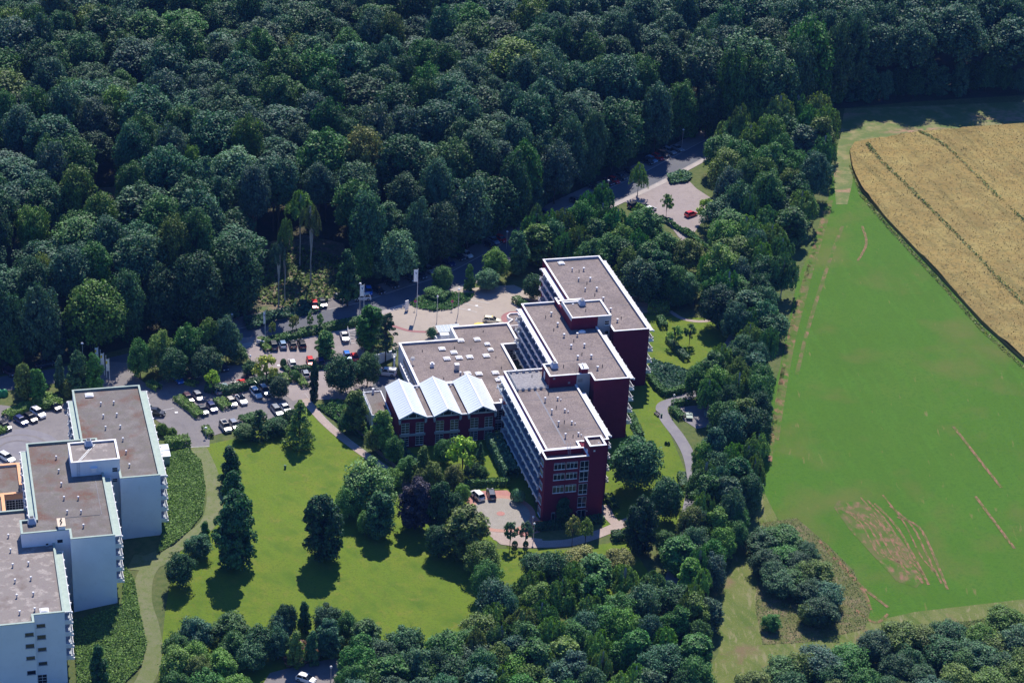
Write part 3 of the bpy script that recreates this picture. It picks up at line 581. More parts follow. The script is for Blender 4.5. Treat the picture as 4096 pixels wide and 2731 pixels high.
g = MB(); g.box(-6, -5.0, 57.6, 58.6, 7.72, 9.2); o = g.obj('roof_fan', M_steel, L); g = MB(); g.box(-6.05, -4.95, 57.55, 58.65, 9.2, 9.3); g.obj('fan_lid', M_wpaint, o)
vent(L, -5.2, 55.6, 7.72, .6, .2, .3)
for x, y in [(-11.5,68.6),(-1.5,75.5),(5.5,76.5),(-3.5,69),(.2,67.5),(5.2,62.6),(5.1,57),(-9.6,54),(3.5,45)]: pipe(L, x, y, 7.72, .5)
g = MB(); g.tube((-15.2,63.0,7.72), (-15.2,63.0,8.9), .05, n=6); n = 14
g.add([(-15.2, 63-.1, 9.2)]+[(-15.2+.6*math.cos(2*math.pi*k/n), 62.65, 9.2+.6*math.sin(2*math.pi*k/n)) for k in range(n)], [(0, 1+k, 1+(k+1) % n) for k in range(n)]+[(0, 1+(k+1) % n, 1+k) for k in range(n)]); g.obj('satellite_dish', M_wpaint, L)
for k in range(8): g = MB(); g.box(-17.3, -16.3, 52.6+1.75*k, 52.95+1.75*k, 5.9, 6.15); g.obj('side_beam', M_wpaint, L)
g = MB(); g.box(-17.4, -17.2, 51.5, 66.5, 5.9, 6.2); g.obj('side_beam', M_wpaint, L)
g = MB(); g.box(-16.6,-16.34,51.6,66.6,6.3,7.6); g.obj('side_panel', M_greyd, L)
g = MB(); g.box(8.41, 12.6, 68.3, 68.39, 0, 7.7); g.obj('court_wall', M_maroon, L); g = MB(); g.box(8.41,12.6,68.2,68.3,6.7,8.1); g.obj('court_beam', M_greyd, L)
window(L, 'y-', 68.3, 9.1, 10.0, 4.0, 6.5, 1, 4); window(L, 'y-', 68.3, 10.2, 12.6, 4.0, 6.5, 3, 4)
g = MB(); g.box(-1.45, 1.08, 39.4, 39.54, GZ, 8.05); g.obj('link_wall', M_grey, L)
window(L, 'y-', 39.4, -.95, .95, 4.0, 6.43, 2, 4); window(L, 'y-', 39.4, -.95, .95, .71, 3.11, 2, 4)
g = MB(); g.prism([(-4.5,81.4),(1.4,81.4),(1.4,85.3),(-4.5,85.3)], 5.9, 6.0); cn = g.obj('entrance_canopy', surf('glass_roof_sheet', (.50, .55, .55), [((.42, .47, .48), 2, .4, .6)], .3), L)
g = MB()
for k in range(7): g.box(-4.5+.97*k, -4.42+.97*k, 81.4, 85.3, 6.0, 6.07)
g.obj('canopy_bar', M_wpaint, cn); g = MB(); g.box(-5.6, -3.2, 81.0, 82.7, 3, 4.6); g.obj('side_annexe', M_white, L); g = MB(); g.box(-4.3, -2.1, 79.9, 81.3, 3, 5.9); g.obj('side_annexe', M_white, L)
pp = [(14.0,83.0),(12.7,79.9),(16.9,80.5),(17.3,87.0),(15.0,87.1),(14.0,85.9)]
g = MB(); g.ring([(12.9,80.0),(17.2,80.0),(17.2,87.1),(15.0,87.1),(13.9,85.9),(13.9,84.6),(14.6,83.5),(12.9,81.8)], inset([(12.9,80.0),(17.2,80.0),(17.2,87.1),(15.0,87.1),(13.9,85.9),(13.9,84.6),(14.6,83.5),(12.9,81.8)], .3), 6.2, 7.1); g.obj('porch_parapet', M_wpaint, L)
g = MB(); g.prism([(13,80.1),(17.1,80.1),(17.1,87),(15.05,87),(14.0,85.8),(14.0,84.7),(14.8,83.5),(13,81.9)], 6.2, 6.7); g.obj('porch_roof', M_gravel, L)
for x, y in ((14.3,85.4),(16.8,86.7)): g = MB(); g.tube((x, y, 3), (x, y, 6.2), .18, n=8); g.obj('porch_column', M_wpaint, L)
# --- gabled wing
Wg = bld('gabled_wing', 'two storey maroon wing under three white pitched metal roofs, grid windows', 'building', -13, 43)
g = MB(); g.box(-23.9, -1.5, 36.2, 51.2, GZ, 7.75); g.obj('wall', M_maroon, Wg)
bays = [(-24.2,-17.75),(-16.15,-9.67),(-8.1,-1.45)]
for i, (a, b) in enumerate(bays):
    m_ = (a+b)/2; g = MB(); v = [(a+.25, 36.2, 7.7), (b-.25, 36.2, 7.7), (b-.25, 36.2, 8.35), (m_, 36.2, 9.85), (a+.25, 36.2, 8.35)]; v += [(x, 50.9, z) for x, y, z in v]
    g.add(v, [(0, 1, 2, 3, 4), (9, 8, 7, 6, 5), (0, 5, 6, 1), (1, 6, 7, 2), (4, 9, 5, 0), (2, 7, 8, 3), (3, 8, 9, 4)]); g.obj('gable', M_wpaint if False else M_grey, Wg)
    g = MB(); y0, y1 = 35.3, 51.4
    v = [(a-.05, y0, 8.30), (m_, y0, 10.0), (b+.05, y0, 8.30), (a-.05, y0, 8.42), (m_, y0, 10.12), (b+.05, y0, 8.42)]; v += [(x, y1, z) for x, y, z in v]
    g.add(v, [(0, 1, 4, 3), (1, 2, 5, 4), (9, 10, 7, 6), (10, 11, 8, 7), (3, 4, 10, 9), (4, 5, 11, 10), (0, 6, 7, 1), (1, 7, 8, 2), (0, 3, 9, 6), (2, 8, 11, 5)]); rf = g.obj('pitched_roof', M_metal, Wg)
    g = MB(); g.add([(m_-.22, y0-.03, 10.09), (m_, y0-.03, 10.19), (m_+.22, y0-.03, 10.09), (m_-.22, y1+.03, 10.09), (m_, y1+.03, 10.19), (m_+.22, y1+.03, 10.09)], [(0, 1, 4, 3), (1, 2, 5, 4), (0, 2, 1), (3, 4, 5), (0, 3, 5, 2)]); g.obj('ridge_cap', M_wpaint, rf)
    g = MB()
    for k in range(1, 16):
        y = y0+(y1-y0)*k/16; sa_ = 1.58/(m_-a+.05)
        g.add([(a, y-.03, 8.43), (m_-.2, y-.03, 10.06), (m_-.2, y+.03, 10.06), (a, y+.03, 8.43), (a, y, 8.47), (m_-.2, y, 10.1)], [(0, 1, 5, 4), (4, 5, 2, 3)])
        g.add([(b, y-.03, 8.43), (m_+.2, y-.03, 10.06), (m_+.2, y+.03, 10.06), (b, y+.03, 8.43), (b, y, 8.47), (m_+.2, y, 10.1)], [(0, 4, 5, 1), (4, 3, 2, 5)])
    g.obj('roof_seams', M_metal, rf)
    for s_ in (a, b):     # verge board legs that bend down at the eaves
        g = MB(); d_ = .42 if s_ == a else -.42; g.box(min(s_, s_+d_), max(s_, s_+d_), 35.35, 36.2, 7.2, 8.32); g.box(min(s_+d_*.2, s_+d_), max(s_+d_*.2, s_+d_), 35.75, 36.2, 6.75, 7.2); g.obj('eaves_bracket', M_grey, Wg)
    g = MB(); g.add([(a+.2, 35.35, 8.0), (m_, 35.35, 9.72), (b-.2, 35.35, 8.0), (a+.2, 35.35, 8.3), (m_, 35.35, 10.0), (b-.2, 35.35, 8.3), (a+.2, 35.5, 8.0), (m_, 35.5, 9.72), (b-.2, 35.5, 8.0)], [(0, 1, 4, 3), (1, 2, 5, 4), (0, 6, 7, 1), (1, 7, 8, 2)]); g.obj('verge_board', M_grey, Wg)
    g = MB(); g.add([(a+1.0, 36.14, 8.15), (b-1.0, 36.14, 8.15), (m_+.25, 36.14, 9.35), (m_-.25, 36.14, 9.35)], [(0, 1, 2, 3)]); gw = g.obj('gable_window', M_glass, Wg)
    g = MB(); g.box(a+.9, b-.9, 36.05, 36.2, 8.02, 8.15)
    for q in (-.9, .9): g.box(m_+q-.05, m_+q+.05, 36.05, 36.2, 8.15, 9.0)
    g.obj('frame', M_wpaint, gw)
    x0 = [-23.5,-15.46,-7.4][i]
    for dx in (0, 3.38):
        window(Wg, 'y-', 36.2, x0+dx, x0+dx+1.84, 4.18, 6.77, 2, 4, gm=M_curt); window(Wg, 'y-', 36.2, x0+dx, x0+dx+1.80, 1.05, 3.26, 2, 4)
    g = MB(); q = [-23.87,-15.78,-7.76][i]; g.box(q, q+5.97, 36.0, 36.2, 3.46, 4.02); g.obj('band_course', M_grey, Wg)
    if i < 2:
        nb = bays[i+1][0]; g = MB(); g.box(b+.1, nb-.1, 36.4, 50.9, 7.6, 7.9); g.obj('flat_roof', M_gravel, Wg); g = MB(); g.box(b-.2, nb+.2, 36.15, 36.45, 7.75, 8.05); g.obj('parapet_cap', M_wpaint, Wg)
        g = MB(); g.box(b-.1, nb+.1, 50.6, 50.95, 7.8, 8.35); g.obj('parapet_cap', M_wpaint, Wg); vent(Wg, (b+nb)/2, 49.8, 7.9, .3, .1, .18)
# side terrace on slim piers, left of the wing
St = bld('side_terrace', 'grey flat roofed side annexe on white piers with rooftop railing, left of gabled wing', 'building', -27.5, 50)
tpoly = [(-28.6,44.2),(-24.3,44.2),(-24.3,55.5),(-28.6,55.5)]
g = MB(); g.prism(tpoly, 4.3, 4.9, bottom=True); g.obj('roof', M_gravelw, St)
g = MB(); g.ring(inset(tpoly, -.12), inset(tpoly, .12), 4.25, 5.15, bottom=True); g.obj('parapet', M_white, St)
for k in range(6): g = MB(); g.box(-28.75, -28.3, 44.3+2.15*k, 44.7+2.15*k, -1, 4.3); g.obj('pier', M_white, St)
g = MB(); g.box(-27.9, -24.4, 44.9, 55.2, -1, 4.3); g.obj('wall', M_greyd, St)
g = MB()
for p, q in (((-28.5,44.4),(-28.5,55.4)),((-28.5,55.4),(-24.5,55.4))):
    for hh in (.45, .85): g.tube((*p, 5.15+hh), (*q, 5.15+hh), .035, n=5)
    for k in range(6): g.tube((p[0]+(q[0]-p[0])*k/5, p[1]+(q[1]-p[1])*k/5, 5.1), (p[0]+(q[0]-p[0])*k/5, p[1]+(q[1]-p[1])*k/5, 6.0), .03, n=4)
g.obj('railing', M_wpaint, St)
g = MB(); g.tube((-26.2,55.0,4.9), (-26.2,55.0,6.2), .3, n=10); g.obj('vent', M_wpaint, St)
# retaining wall of the service yard, steps to the road
rw = MB(); rw.obox((-19.0,76.0), (.94,.34), (-.34,.94), 3.2, .2, 0, 4.4); rw.obox((-17.2,73.6), (.2,.98), (-.98,.2), 2.5, .2, 0, 4.5); rw.obj('retaining_wall', M_white, label='white retaining wall above the van in the service yard', cat='wall')
stp = thing('outdoor_staircase', 'outdoor steps with white handrails climbing from car park to the road', 'stairs', (-24.2, 87.5, 2))
g = MB()
for k in range(10): g.box(-25.4, -23.0, 86.0+.45*k, 86.5+.45*k, 1.0, 2.0+.19*k)
g.obj('steps', M_kerb, stp); g = MB()
for x in (-25.45, -22.95):
    g.tube((x, 86, 2.9), (x, 90.5, 4.8), .05, n=5); g.tube((x, 86, 2.4), (x, 90.5, 4.3), .04, n=5)
    for k in range(6): g.tube((x, 86+.9*k, 1.9+.38*k), (x, 86+.9*k, 2.9+.38*k), .04, n=5)
g.obj('handrail', M_wpaint, stp)

# --- white blocks on the left
def wblock(label, poly, ztop, z0=GZ, grav=M_gravelw, drop=.5, x=0, y=0, name='apartment_block'):
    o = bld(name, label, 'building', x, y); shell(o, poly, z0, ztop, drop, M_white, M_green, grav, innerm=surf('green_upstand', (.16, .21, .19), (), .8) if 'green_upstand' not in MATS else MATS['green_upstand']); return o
WB_ = wblock('farthest white block at the left, rust tinged gravel roof, tall blank end wall', [(-95.7,9.5),(-89.2,9.5),(-89.2,6.0),(-81.0,6.0),(-81.0,46.0),(-95.7,46.0)], 16.5, x=-88, y=25)
wp = [(-98.76,9.43),(-88.9,9.43),(-88.9,17.8),(-98.76,17.8)]
shell(WB_, wp, 14, 19.13, .4, M_white, M_wpaint, M_gravelp, name_roof='penthouse_roof')
g = MB(); g.box(-92.3, -88.95, 9.36, 9.43, 3, 19.0); g.obj('stair_wall', M_white, WB_)
window(WB_, 'y-', 9.36, -90.5, -89.4, 16.2, 17.2, 1, 2); window(WB_, 'y-', 9.36, -90.5, -89.5, 13.8, 14.6, 1, 2)
hood(WB_, -94.6, 16.6, 18.7)
g = MB()
for k in range(14):
    x = -97.3+.28*k; y = 10.3+.50*k; g.box(x, x+.4, y, y+.1, 18.76, 18.82)
for s_ in (0, .4): g.tube((-97.3+s_, 10.3, 18.8), (-93.6+s_, 16.9, 18.8), .05, n=5)
g.obj('roof_ladder', M_steel, WB_)
g = MB()
for x in (-97.6, -97.1): g.tube((x, 9.3, 15.8), (x, 9.3, 19.2), .03, n=5)
for k in range(9): g.box(-97.6, -97.1, 9.28, 9.32, 16+.35*k, 16.04+.35*k)
g.obj('wall_ladder', M_steel, WB_); g = MB(); g.box(-94.8,-93.7,8.9,9.43,16.6,17.6); g.box(-94.95,-93.55,8.7,9.5,17.6,17.72); g.obj('vent_box', M_white, WB_)
skylight(WB_, -92.2, 43.5, 16.0, .8)
for x, y in [(-90.1,38.8),(-87.3,38.9),(-90.1,33.2),(-87.2,33.3),(-90.1,27.9),(-87,27.9),(-87,22.3),(-86.9,16.8),(-86.8,11.1)]: vent(WB_, x, y, 16.0, .65, .13, .24)
canopy(WB_, -96.9, -95.7, 19, 42.3, 15.7, M_green, -1); canopy(WB_, -81, -79.75, 7, 44.3, 15.7, M_green, 1)
for z in (12.8, 10.1, 7.4, 4.7): balcony(WB_, -96.9, -95.71, 19, 42, z, -1, wm=M_wpaint, wallx=-95.7); balcony(WB_, -80.99, -79.75, 7, 44, z, 1)
WM_ = wblock('middle white block at the left with green edged gravel roof and box chimney', [(-110.24,-11.84),(-100.95,-11.84),(-100.95,-15.41),(-92.34,-15.41),(-92.34,24.1),(-107.04,24.1),(-107.04,-6.7),(-110.24,-6.7)], 16.25, x=-100, y=5)
for x, y in [(-101.3,17.3),(-101.2,11.7),(-101.1,6.2),(-101,.6),(-98.2,.1),(-100.8,-4.9),(-98.1,-5.3),(-98.1,-10.8)]: vent(WM_, x, y, 15.75, .65, .13, .24)
hood(WM_, -107.9, -7.6, 15.75)
g = MB(); g.box(-103.0,-101.7,-11.7,-8.8,15.75,17.0); ch = g.obj('chimney', M_white, WM_); g = MB(); g.box(-103.15,-101.55,-11.85,-8.65,17.0,17.12); g.obj('chimney_cap', M_orange if False else surf('sand_cap', (.66,.55,.42), (), .8), ch)
for k in range(4): g = MB(); g.tube((-102.5+.2*(k % 2),-11.1+.6*k,17.1), (-102.5+.2*(k % 2),-11.1+.6*k,17.45), .13, n=7); g.obj('flue', M_dark, ch)
window(WM_, 'y-', -11.84, -103.4, -102.3, 13.37, 14.19, 1, 1); window(WM_, 'y-', -11.84, -105.65, -105.1, 13.08, 13.55, 1, 1); window(WM_, 'y-', -11.84, -109.4, -108.9, 12.3, 12.8, 1, 1)
canopy(WM_, -108.3, -107.04, -6.6, 22.2, 15.4, M_green, -1); canopy(WM_, -92.34, -91.1, -14.5, 8.5, 15.4, M_green, 1)
for z in (12.8, 10.1, 7.4, 4.7): balcony(WM_, -108.3, -107.05, -6.6, 22, z, -1, wallx=-107.04); balcony(WM_, -92.33, -91.1, -14.4, 8.4, z, 1)
g = MB(); g.box(-101.5,-94.4,-6.55,-6.5,15.75,15.83); g.box(-94.2,-94.1,-6.5,7,15.75,15.83); g.obj('roof_seam', M_greyd, WM_)
WF_ = wblock('nearest white block at bottom left with pale mottled gravel roof and rows of square windows', [(-130,-39.1),(-109.7,-39.1),(-109.7,-36.62),(-103.95,-36.62),(-103.95,2),(-112.5,2),(-130,2)], 13.5, grav=M_gravelp, x=-108, y=-20)
for x, y in [(-112.6,-7.5),(-112.5,-13),(-112.4,-18.5),(-109.4,-18.4),(-112.3,-24.1),(-109.3,-23.8),(-112.3,-29.5),(-109.2,-29.3),(-112.1,-35.2),(-109.3,-34.7)]: vent(WF_, x, y, 13.0, .65, .13, .24)
skylight(WF_, -107.6, -35.2, 13.0, .75)
for i, (z0, z1) in enumerate(((10.47,11.26),(7.86,8.75),(5.2,5.97),(1.86,2.72))): window(WF_, 'y-', -39.1, -111.5, -109.9, z0, z1, 1, 1, gm=M_curt if i < 3 else M_glass, fm=M_grey)
for i, (z0, z1) in enumerate(((10.54,11.31),(7.9,8.8),(5.2,5.97),(2.0,2.73))): window(WF_, 'y-', -36.62, -109.2, -107.6, z0, z1, 1, 1, gm=M_curt, fm=M_grey)
window(WF_, 'y-', -36.62, -109.5, -107.8, -2.8, -.15, 2, 4)
canopy(WF_, -103.95, -102.7, -35.5, -14, 12.7, M_green, 1)
for z in (10.1, 7.4, 4.7, 2.0): balcony(WF_, -103.94, -102.7, -35.4, -14.2, z, 1)
WO_ = bld('flat_roofed_hall', 'low hall with orange coping and inner court at the left edge', 'building', -113, 18)
for poly in ([(-130,17.5),(-108.4,17.5),(-108.4,30.4),(-130,30.4)], [(-130,2.1),(-112.4,2.1),(-112.4,17.4),(-130,17.4)]): shell(WO_, poly, GZ, 8.2, .5, M_white, M_orange, M_gravelw, thick=.6)
g = MB(); g.box(-112.3,-108.4,17.35,17.49,6.9,8.05); g.obj('court_band', M_orange, WO_); window(WO_, 'y-', 17.35, -112.0, -110.2, 4.5, 6.8, 3, 4); window(WO_, 'y-', 17.35, -110.1, -108.5, 4.5, 6.8, 3, 4)

# ------------------------------------------------------------------ foliage meshes
def quads(P, Nn, S, rng, aspect=1.0, up=None, zc=1.0):
    """one small folded leaf clump (a bent quad) per point; returns verts, faces"""
    n = len(P); Nn = Nn/np.linalg.norm(Nn, axis=1, keepdims=True)
    R = rng.normal(size=(n, 3)) if up is None else np.tile(up, (n, 1))+rng.normal(size=(n, 3))*.25
    T = np.cross(Nn, R); T /= np.linalg.norm(T, axis=1, keepdims=True)+1e-9; Bn = np.cross(Nn, T)
    S = np.broadcast_to(np.asarray(S, float), (n,))[:, None]; j = lambda: rng.uniform(.7, 1.3, (n, 1))
    Z = np.array([1, 1, zc])       # crowns are stretched upwards when placed: keep the leaf clumps themselves square
    v = np.stack([P-T*S*j()*Z, P+(-Bn*S*aspect*j()-Nn*S*.25)*Z, P+T*S*j()*Z, P+(Bn*S*aspect*j()-Nn*S*.25)*Z], 1).reshape(-1, 3)
    f = np.arange(4*n).reshape(n, 4); return v, f
def fastmesh(name, v, f, mat):
    me = bpy.data.meshes.new(name); n, m = len(v), len(f)
    me.vertices.add(n); me.vertices.foreach_set('co', np.asarray(v, np.float32).ravel())
    me.loops.add(4*m); me.loops.foreach_set('vertex_index', np.asarray(f, np.int32).ravel())
    me.polygons.add(m); me.polygons.foreach_set('loop_start', np.arange(0, 4*m, 4, dtype=np.int32))
    me.materials.append(mat); me.update(calc_edges=True); return me
def sph(rng, n, zmin=-1.0):
    z = rng.uniform(zmin, 1, n); a = rng.uniform(0, 2*math.pi, n); r = np.sqrt(1-z*z); return np.stack([r*np.cos(a), r*np.sin(a), z], 1)
def lobes_mesh(name, seed, C, Rr, per, s, flat=.8, jit=.45, zup=.25, core=0, mat=None, zc=.5):
    """leaf clumps over the upper and outer side of each lobe"""
    rng = np.random.default_rng(seed); P = []; Nn = []; S = []; per = int(per*2.8); s = s*.58; jit = jit*1.25
    for c, r in zip(C, Rr):
        k = max(6, int(per*rng.uniform(.7, 1.2))); d = sph(rng, k, -.55); rr = r*rng.uniform(.60, 1.18, (k, 1))
        P.append(np.array(c)+d*rr*np.array([1, 1, flat])); nn = d+rng.normal(size=(k, 3))*jit; nn[:, 2] += zup; Nn.append(nn); S.append(rng.uniform(.65, 1.35, k)*s)
    if core:
        c = np.array(C); k = core; i = rng.integers(0, len(c), k); q_ = rng.uniform(.05, .85, (k, 1)); P.append(np.hstack([c[i][:, :2]*q_, c[i][:, 2:]*.93])+rng.normal(size=(k, 3))*np.array([.05, .05, .03])); Nn.append(rng.normal(size=(k, 3))); S.append(np.full(k, s*2.2))
    v, f = quads(np.vstack(P), np.vstack(Nn), np.concatenate(S), rng, zc=zc); return fastmesh(name, v, f, mat or leaf)
def crown_broad(seed, nl=72, per=54, s=.060):
    """domed crown made of bulging boughs: boughs sit on a lumpy dome, leaf clumps on the boughs"""
    rng = np.random.default_rng(seed); C = []; Rr = []
    ph = rng.uniform(0, 6.28, 3)
    for i in range(nl):
        z = 1-2*((i+.5)/nl)*.80; a = i*2.399+rng.normal()*.25; w = math.sqrt(max(0, 1-z*z)); lump = 1+.13*math.sin(3*a+ph[0])+.10*math.sin(5*a+ph[1]+4*z)
        q = .72*lump*rng.uniform(.78, 1.08); C.append((w*q*math.cos(a), w*q*math.sin(a), .42+z*.42*lump*rng.uniform(.88, 1.08))); Rr.append(rng.uniform(.17, .31))
    return lobes_mesh('crown_broad', seed, C, Rr, per, s, .46, zup=.45, core=520, zc=.5)
def crown_oval(seed, nl=72, per=54, s=.085, pointy=.0):
    rng = np.random.default_rng(seed); C = []; Rr = []
    for i in range(nl):
        z = .02+.93*(i+.5)/nl; w = (math.sin(math.pi*min(1, (z*.9+.12)))**.6)*(1-pointy*z); a = rng.uniform(0, 6.28); q = w*rng.uniform(.45, .8)
        C.append((q*math.cos(a), q*math.sin(a), z)); Rr.append(rng.uniform(.16, .30))
    return lobes_mesh('crown_oval', seed, C, Rr, per, s, .34, core=700, zc=.36)
def crown_cone(seed, nl=70, per=34, s=.075, base=1.0):
    rng = np.random.default_rng(seed); C = []; Rr = []
    for i in range(nl):
        z = 1-rng.uniform(0, 1)**.6*.98; w = base*(1-z)**.85+.05; a = i*2.4; q = w*rng.uniform(.5, .85)
        C.append((q*math.cos(a), q*math.sin(a), z*.96)); Rr.append(.10+.16*w)
    return lobes_mesh('crown_cone', seed, C, Rr, per, s, .22, core=80, zc=.33)
def crown_birch(seed, ns=140, s=.038):
    """rounded upright crown clothed in short drooping strands"""
    rng = np.random.default_rng(seed); P = []; Nn = []
    tops = [(0, 0, .74, .5)]+[(rng.uniform(.35, .55)*math.cos(a), rng.uniform(.35, .55)*math.sin(a), rng.uniform(.45, .66), .42) for a in (1, 2.3, 3.6, 5.1)]
    for i in range(ns):
        t = tops[i % 5]; d = sph(rng, 1, -.1)[0]; x, y, z0 = t[0]+d[0]*t[3]*.95, t[1]+d[1]*t[3]*.95, t[2]+d[2]*.26; L = rng.uniform(.14, .34); k = 56; u = rng.uniform(0, 1, k); a = math.atan2(d[1], d[0])
        p = np.stack([x+.10*u*math.cos(a)+rng.normal(size=k)*.04, y+.10*u*math.sin(a)+rng.normal(size=k)*.04, z0-L*u+rng.normal(size=k)*.01], 1)
        p[:, 2] = np.maximum(p[:, 2], .02); P.append(p); Nn.append(rng.normal(size=(k, 3))*.4+np.array([math.cos(a), math.sin(a), .6]))
    P = np.vstack(P); v, f = quads(P, np.vstack(Nn), rng.uniform(.6, 1.3, len(P))*s, rng, 1.0, zc=.5); return fastmesh('crown_birch', v, f, leaf)
def crown_sparse(seed, nl=34, per=22, s=.10):
    rng = np.random.default_rng(seed); C = []; Rr = []
    for i in range(nl):
        d = sph(rng, 1, -.3)[0]; q = rng.uniform(.45, .85); C.append((d[0]*q, d[1]*q, .5+d[2]*.46)); Rr.append(rng.uniform(.14, .28))
    return lobes_mesh('crown_sparse', seed, C, Rr, per, s, .5)
def crown_bush(seed, nl=34, per=48, s=.085):
    rng = np.random.default_rng(seed); C = []; Rr = []
    for i in range(nl):
        d = sph(rng, 1, 0)[0]; C.append((d[0]*.72, d[1]*.72, .08+d[2]*.68)); Rr.append(rng.uniform(.2, .3))
    return lobes_mesh('crown_bush', seed, C, Rr, per, s, .8, core=120, zc=.9)
def crown_ball(seed, n=900, s=.075):
    rng = np.random.default_rng(seed); d = sph(rng, n, -.2); P = d*np.array([1, 1, .55])*rng.uniform(.92, 1.0, (n, 1)); P[:, 2] += .42
    P2 = d[:200]*np.array([.8, .8, .42]); P2[:, 2] += .42
    v, f = quads(np.vstack([P, P2]), np.vstack([d, d[:200]])+rng.normal(size=(n+200, 3))*.25, s, rng); return fastmesh('crown_ball', v, f, leaf)
def crown_pine(seed, nl=60, per=36, s=.06):
    rng = np.random.default_rng(seed); C = []; Rr = []
    for i in range(nl):
        z = rng.uniform(.12, .97); w = (1-z)**.5*.85+.1; a = rng.uniform(0, 6.28); q = w*rng.uniform(.35, .95)
        C.append((q*math.cos(a), q*math.sin(a), z)); Rr.append(rng.uniform(.10, .2))
    return lobes_mesh('crown_pine', seed, C, Rr, per, s, .16, core=120, zc=.4)
def trunk_mesh(seed, mat, limbs=5, n=7, lean=.02):
    """unit trunk: height 1, radius at the base about .05; limbs fork in the upper half"""
    rng = np.random.default_rng(seed); m = MB(); pts = [(0, 0, -.04)]
    for k in range(1, 6): pts.append((rng.normal()*lean, rng.normal()*lean, k*.17))
    for k in range(5): m.tube(pts[k], pts[k+1], 1-.16*k, 1-.16*(k+1), n=n, cap=False)
    for k in range(limbs):
        z = rng.uniform(.35, .75); a = rng.uniform(0, 6.28); L = rng.uniform(.14, .26); q = 14
        m.tube((0, 0, z), (math.cos(a)*L*q*.8, math.sin(a)*L*q*.8, z+L), .38, .14, n=5, cap=False)
    return m.mesh('trunk', mat)
CR_ = {
 'broad': [crown_broad(i) for i in range(11, 19)], 'oval': [crown_oval(i) for i in range(21, 25)], 'cone': [crown_cone(i) for i in range(31, 33)],
 'spire': [crown_oval(i, 40, 60, .10, .65) for i in (26, 27)], 'birch': [crown_birch(i) for i in range(41, 46)], 'sparse': [crown_sparse(i) for i in range(51, 54)],
 'bush': [crown_bush(i) for i in range(61, 65)], 'ball': [crown_ball(71)], 'pine': [crown_pine(i) for i in (81, 82)]}
TR_ = {'dark': [trunk_mesh(i, bark) for i in (1, 2, 3)], 'pale': [trunk_mesh(i, pale_bark, 3) for i in (4, 5)]}
WORD = {'broad': 'broadleaf_tree', 'oval': 'broadleaf_tree', 'cone': 'conifer_tree', 'spire': 'conifer_tree', 'birch': 'birch_tree', 'sparse': 'young_tree', 'bush': 'shrub', 'ball': 'clipped_shrub', 'pine': 'pine_tree'}
CATW = {'broad': 'tree', 'oval': 'tree', 'cone': 'tree', 'spire': 'tree', 'birch': 'tree', 'sparse': 'tree', 'bush': 'shrub', 'ball': 'shrub', 'pine': 'tree'}
TINT = {'deep': (0.033, 0.094, 0.039), 'blue': (0.047, 0.121, 0.073), 'mid': (0.056, 0.148, 0.039), 'olive': (0.092, 0.151, 0.035), 'light': (0.120, 0.220, 0.048), 'lime': (0.238, 0.308, 0.044), 'silver': (0.091, 0.193, 0.104), 'grey': (0.058, 0.131, 0.065), 'purple': (0.053, 0.042, 0.075), 'brown': (0.211, 0.132, 0.097), 'maple': (0.105, 0.238, 0.062), 'gold': (0.185, 0.220, 0.062), 'black': (0.021, 0.063, 0.031)}
TW_ = {'deep': 'dark green', 'blue': 'blue-green', 'mid': 'mid green', 'olive': 'olive green', 'light': 'light green', 'lime': 'bright yellow-green', 'silver': 'silvery green', 'grey': 'grey-green', 'purple': 'purple leaved', 'brown': 'dry brown', 'maple': 'fresh bright green', 'gold': 'golden green', 'black': 'very dark green'}
rng = np.random.default_rng(7); RR = random.Random(7)
def plant(kind, x, y, z, r, h, tint, label, group=None, base=None, name=None):
    """a tree or shrub of height h and crown radius r standing at (x, y, z): trunk and crown as its parts"""
    c = TINT[tint]; j = [RR.uniform(.85, 1.15) for _ in range(2)]; col = (c[0]*j[0], c[1]*j[1], c[2]*j[0], 1)
    me = RR.choice(CR_[kind]); col = tuple(q*(1.0 if name == 'forest_tree' else 1.18) for q in col[:3])+(1,); base = {'broad': .06, 'oval': .07, 'cone': .04, 'spire': .02, 'birch': .06, 'sparse': .16, 'pine': .12}.get(kind, 0) if base is None else base; b = 0 if kind in ('bush', 'ball') else base*h
    if kind in ('bush', 'ball'):
        o = link(name or WORD[kind], me, None, loc=(x, y, z)); o.scale = (r, r*RR.uniform(.88, 1.12), h*1.05); o.rotation_euler = (0, 0, RR.uniform(0, 6.28)); o.color = col
        return tag(o, label, CATW[kind], group)
    o = thing(name or WORD[kind], label, CATW[kind], (x, y, z), RR.uniform(0, 6.28), group)
    cr = link('crown', me, o, local=True); cr.location = (0, 0, b); cr.scale = (r, r*RR.uniform(.9, 1.1), (h-b)*1.04); cr.color = col
    tr = link('trunk', RR.choice(TR_['pale' if kind == 'birch' else 'dark']), o, local=True); q = (.010 if kind != 'sparse' else .006)*h+.05
    tr.scale = (q, q, h*.9); return o
def top(kind, px, py, wpx, h, tint, label=None, group=None, **k):
    """crown top seen at (px, py) of the photo, crown width in photo px, height in metres"""
    x, y, z = G(px, py, h); z -= h; r = wpx/2/ppm(x, y, z+h)*(1.14 if kind in ('oval', 'spire') else 1.04)
    return plant(kind, x, y, z, r, h, tint, label, group, **k)

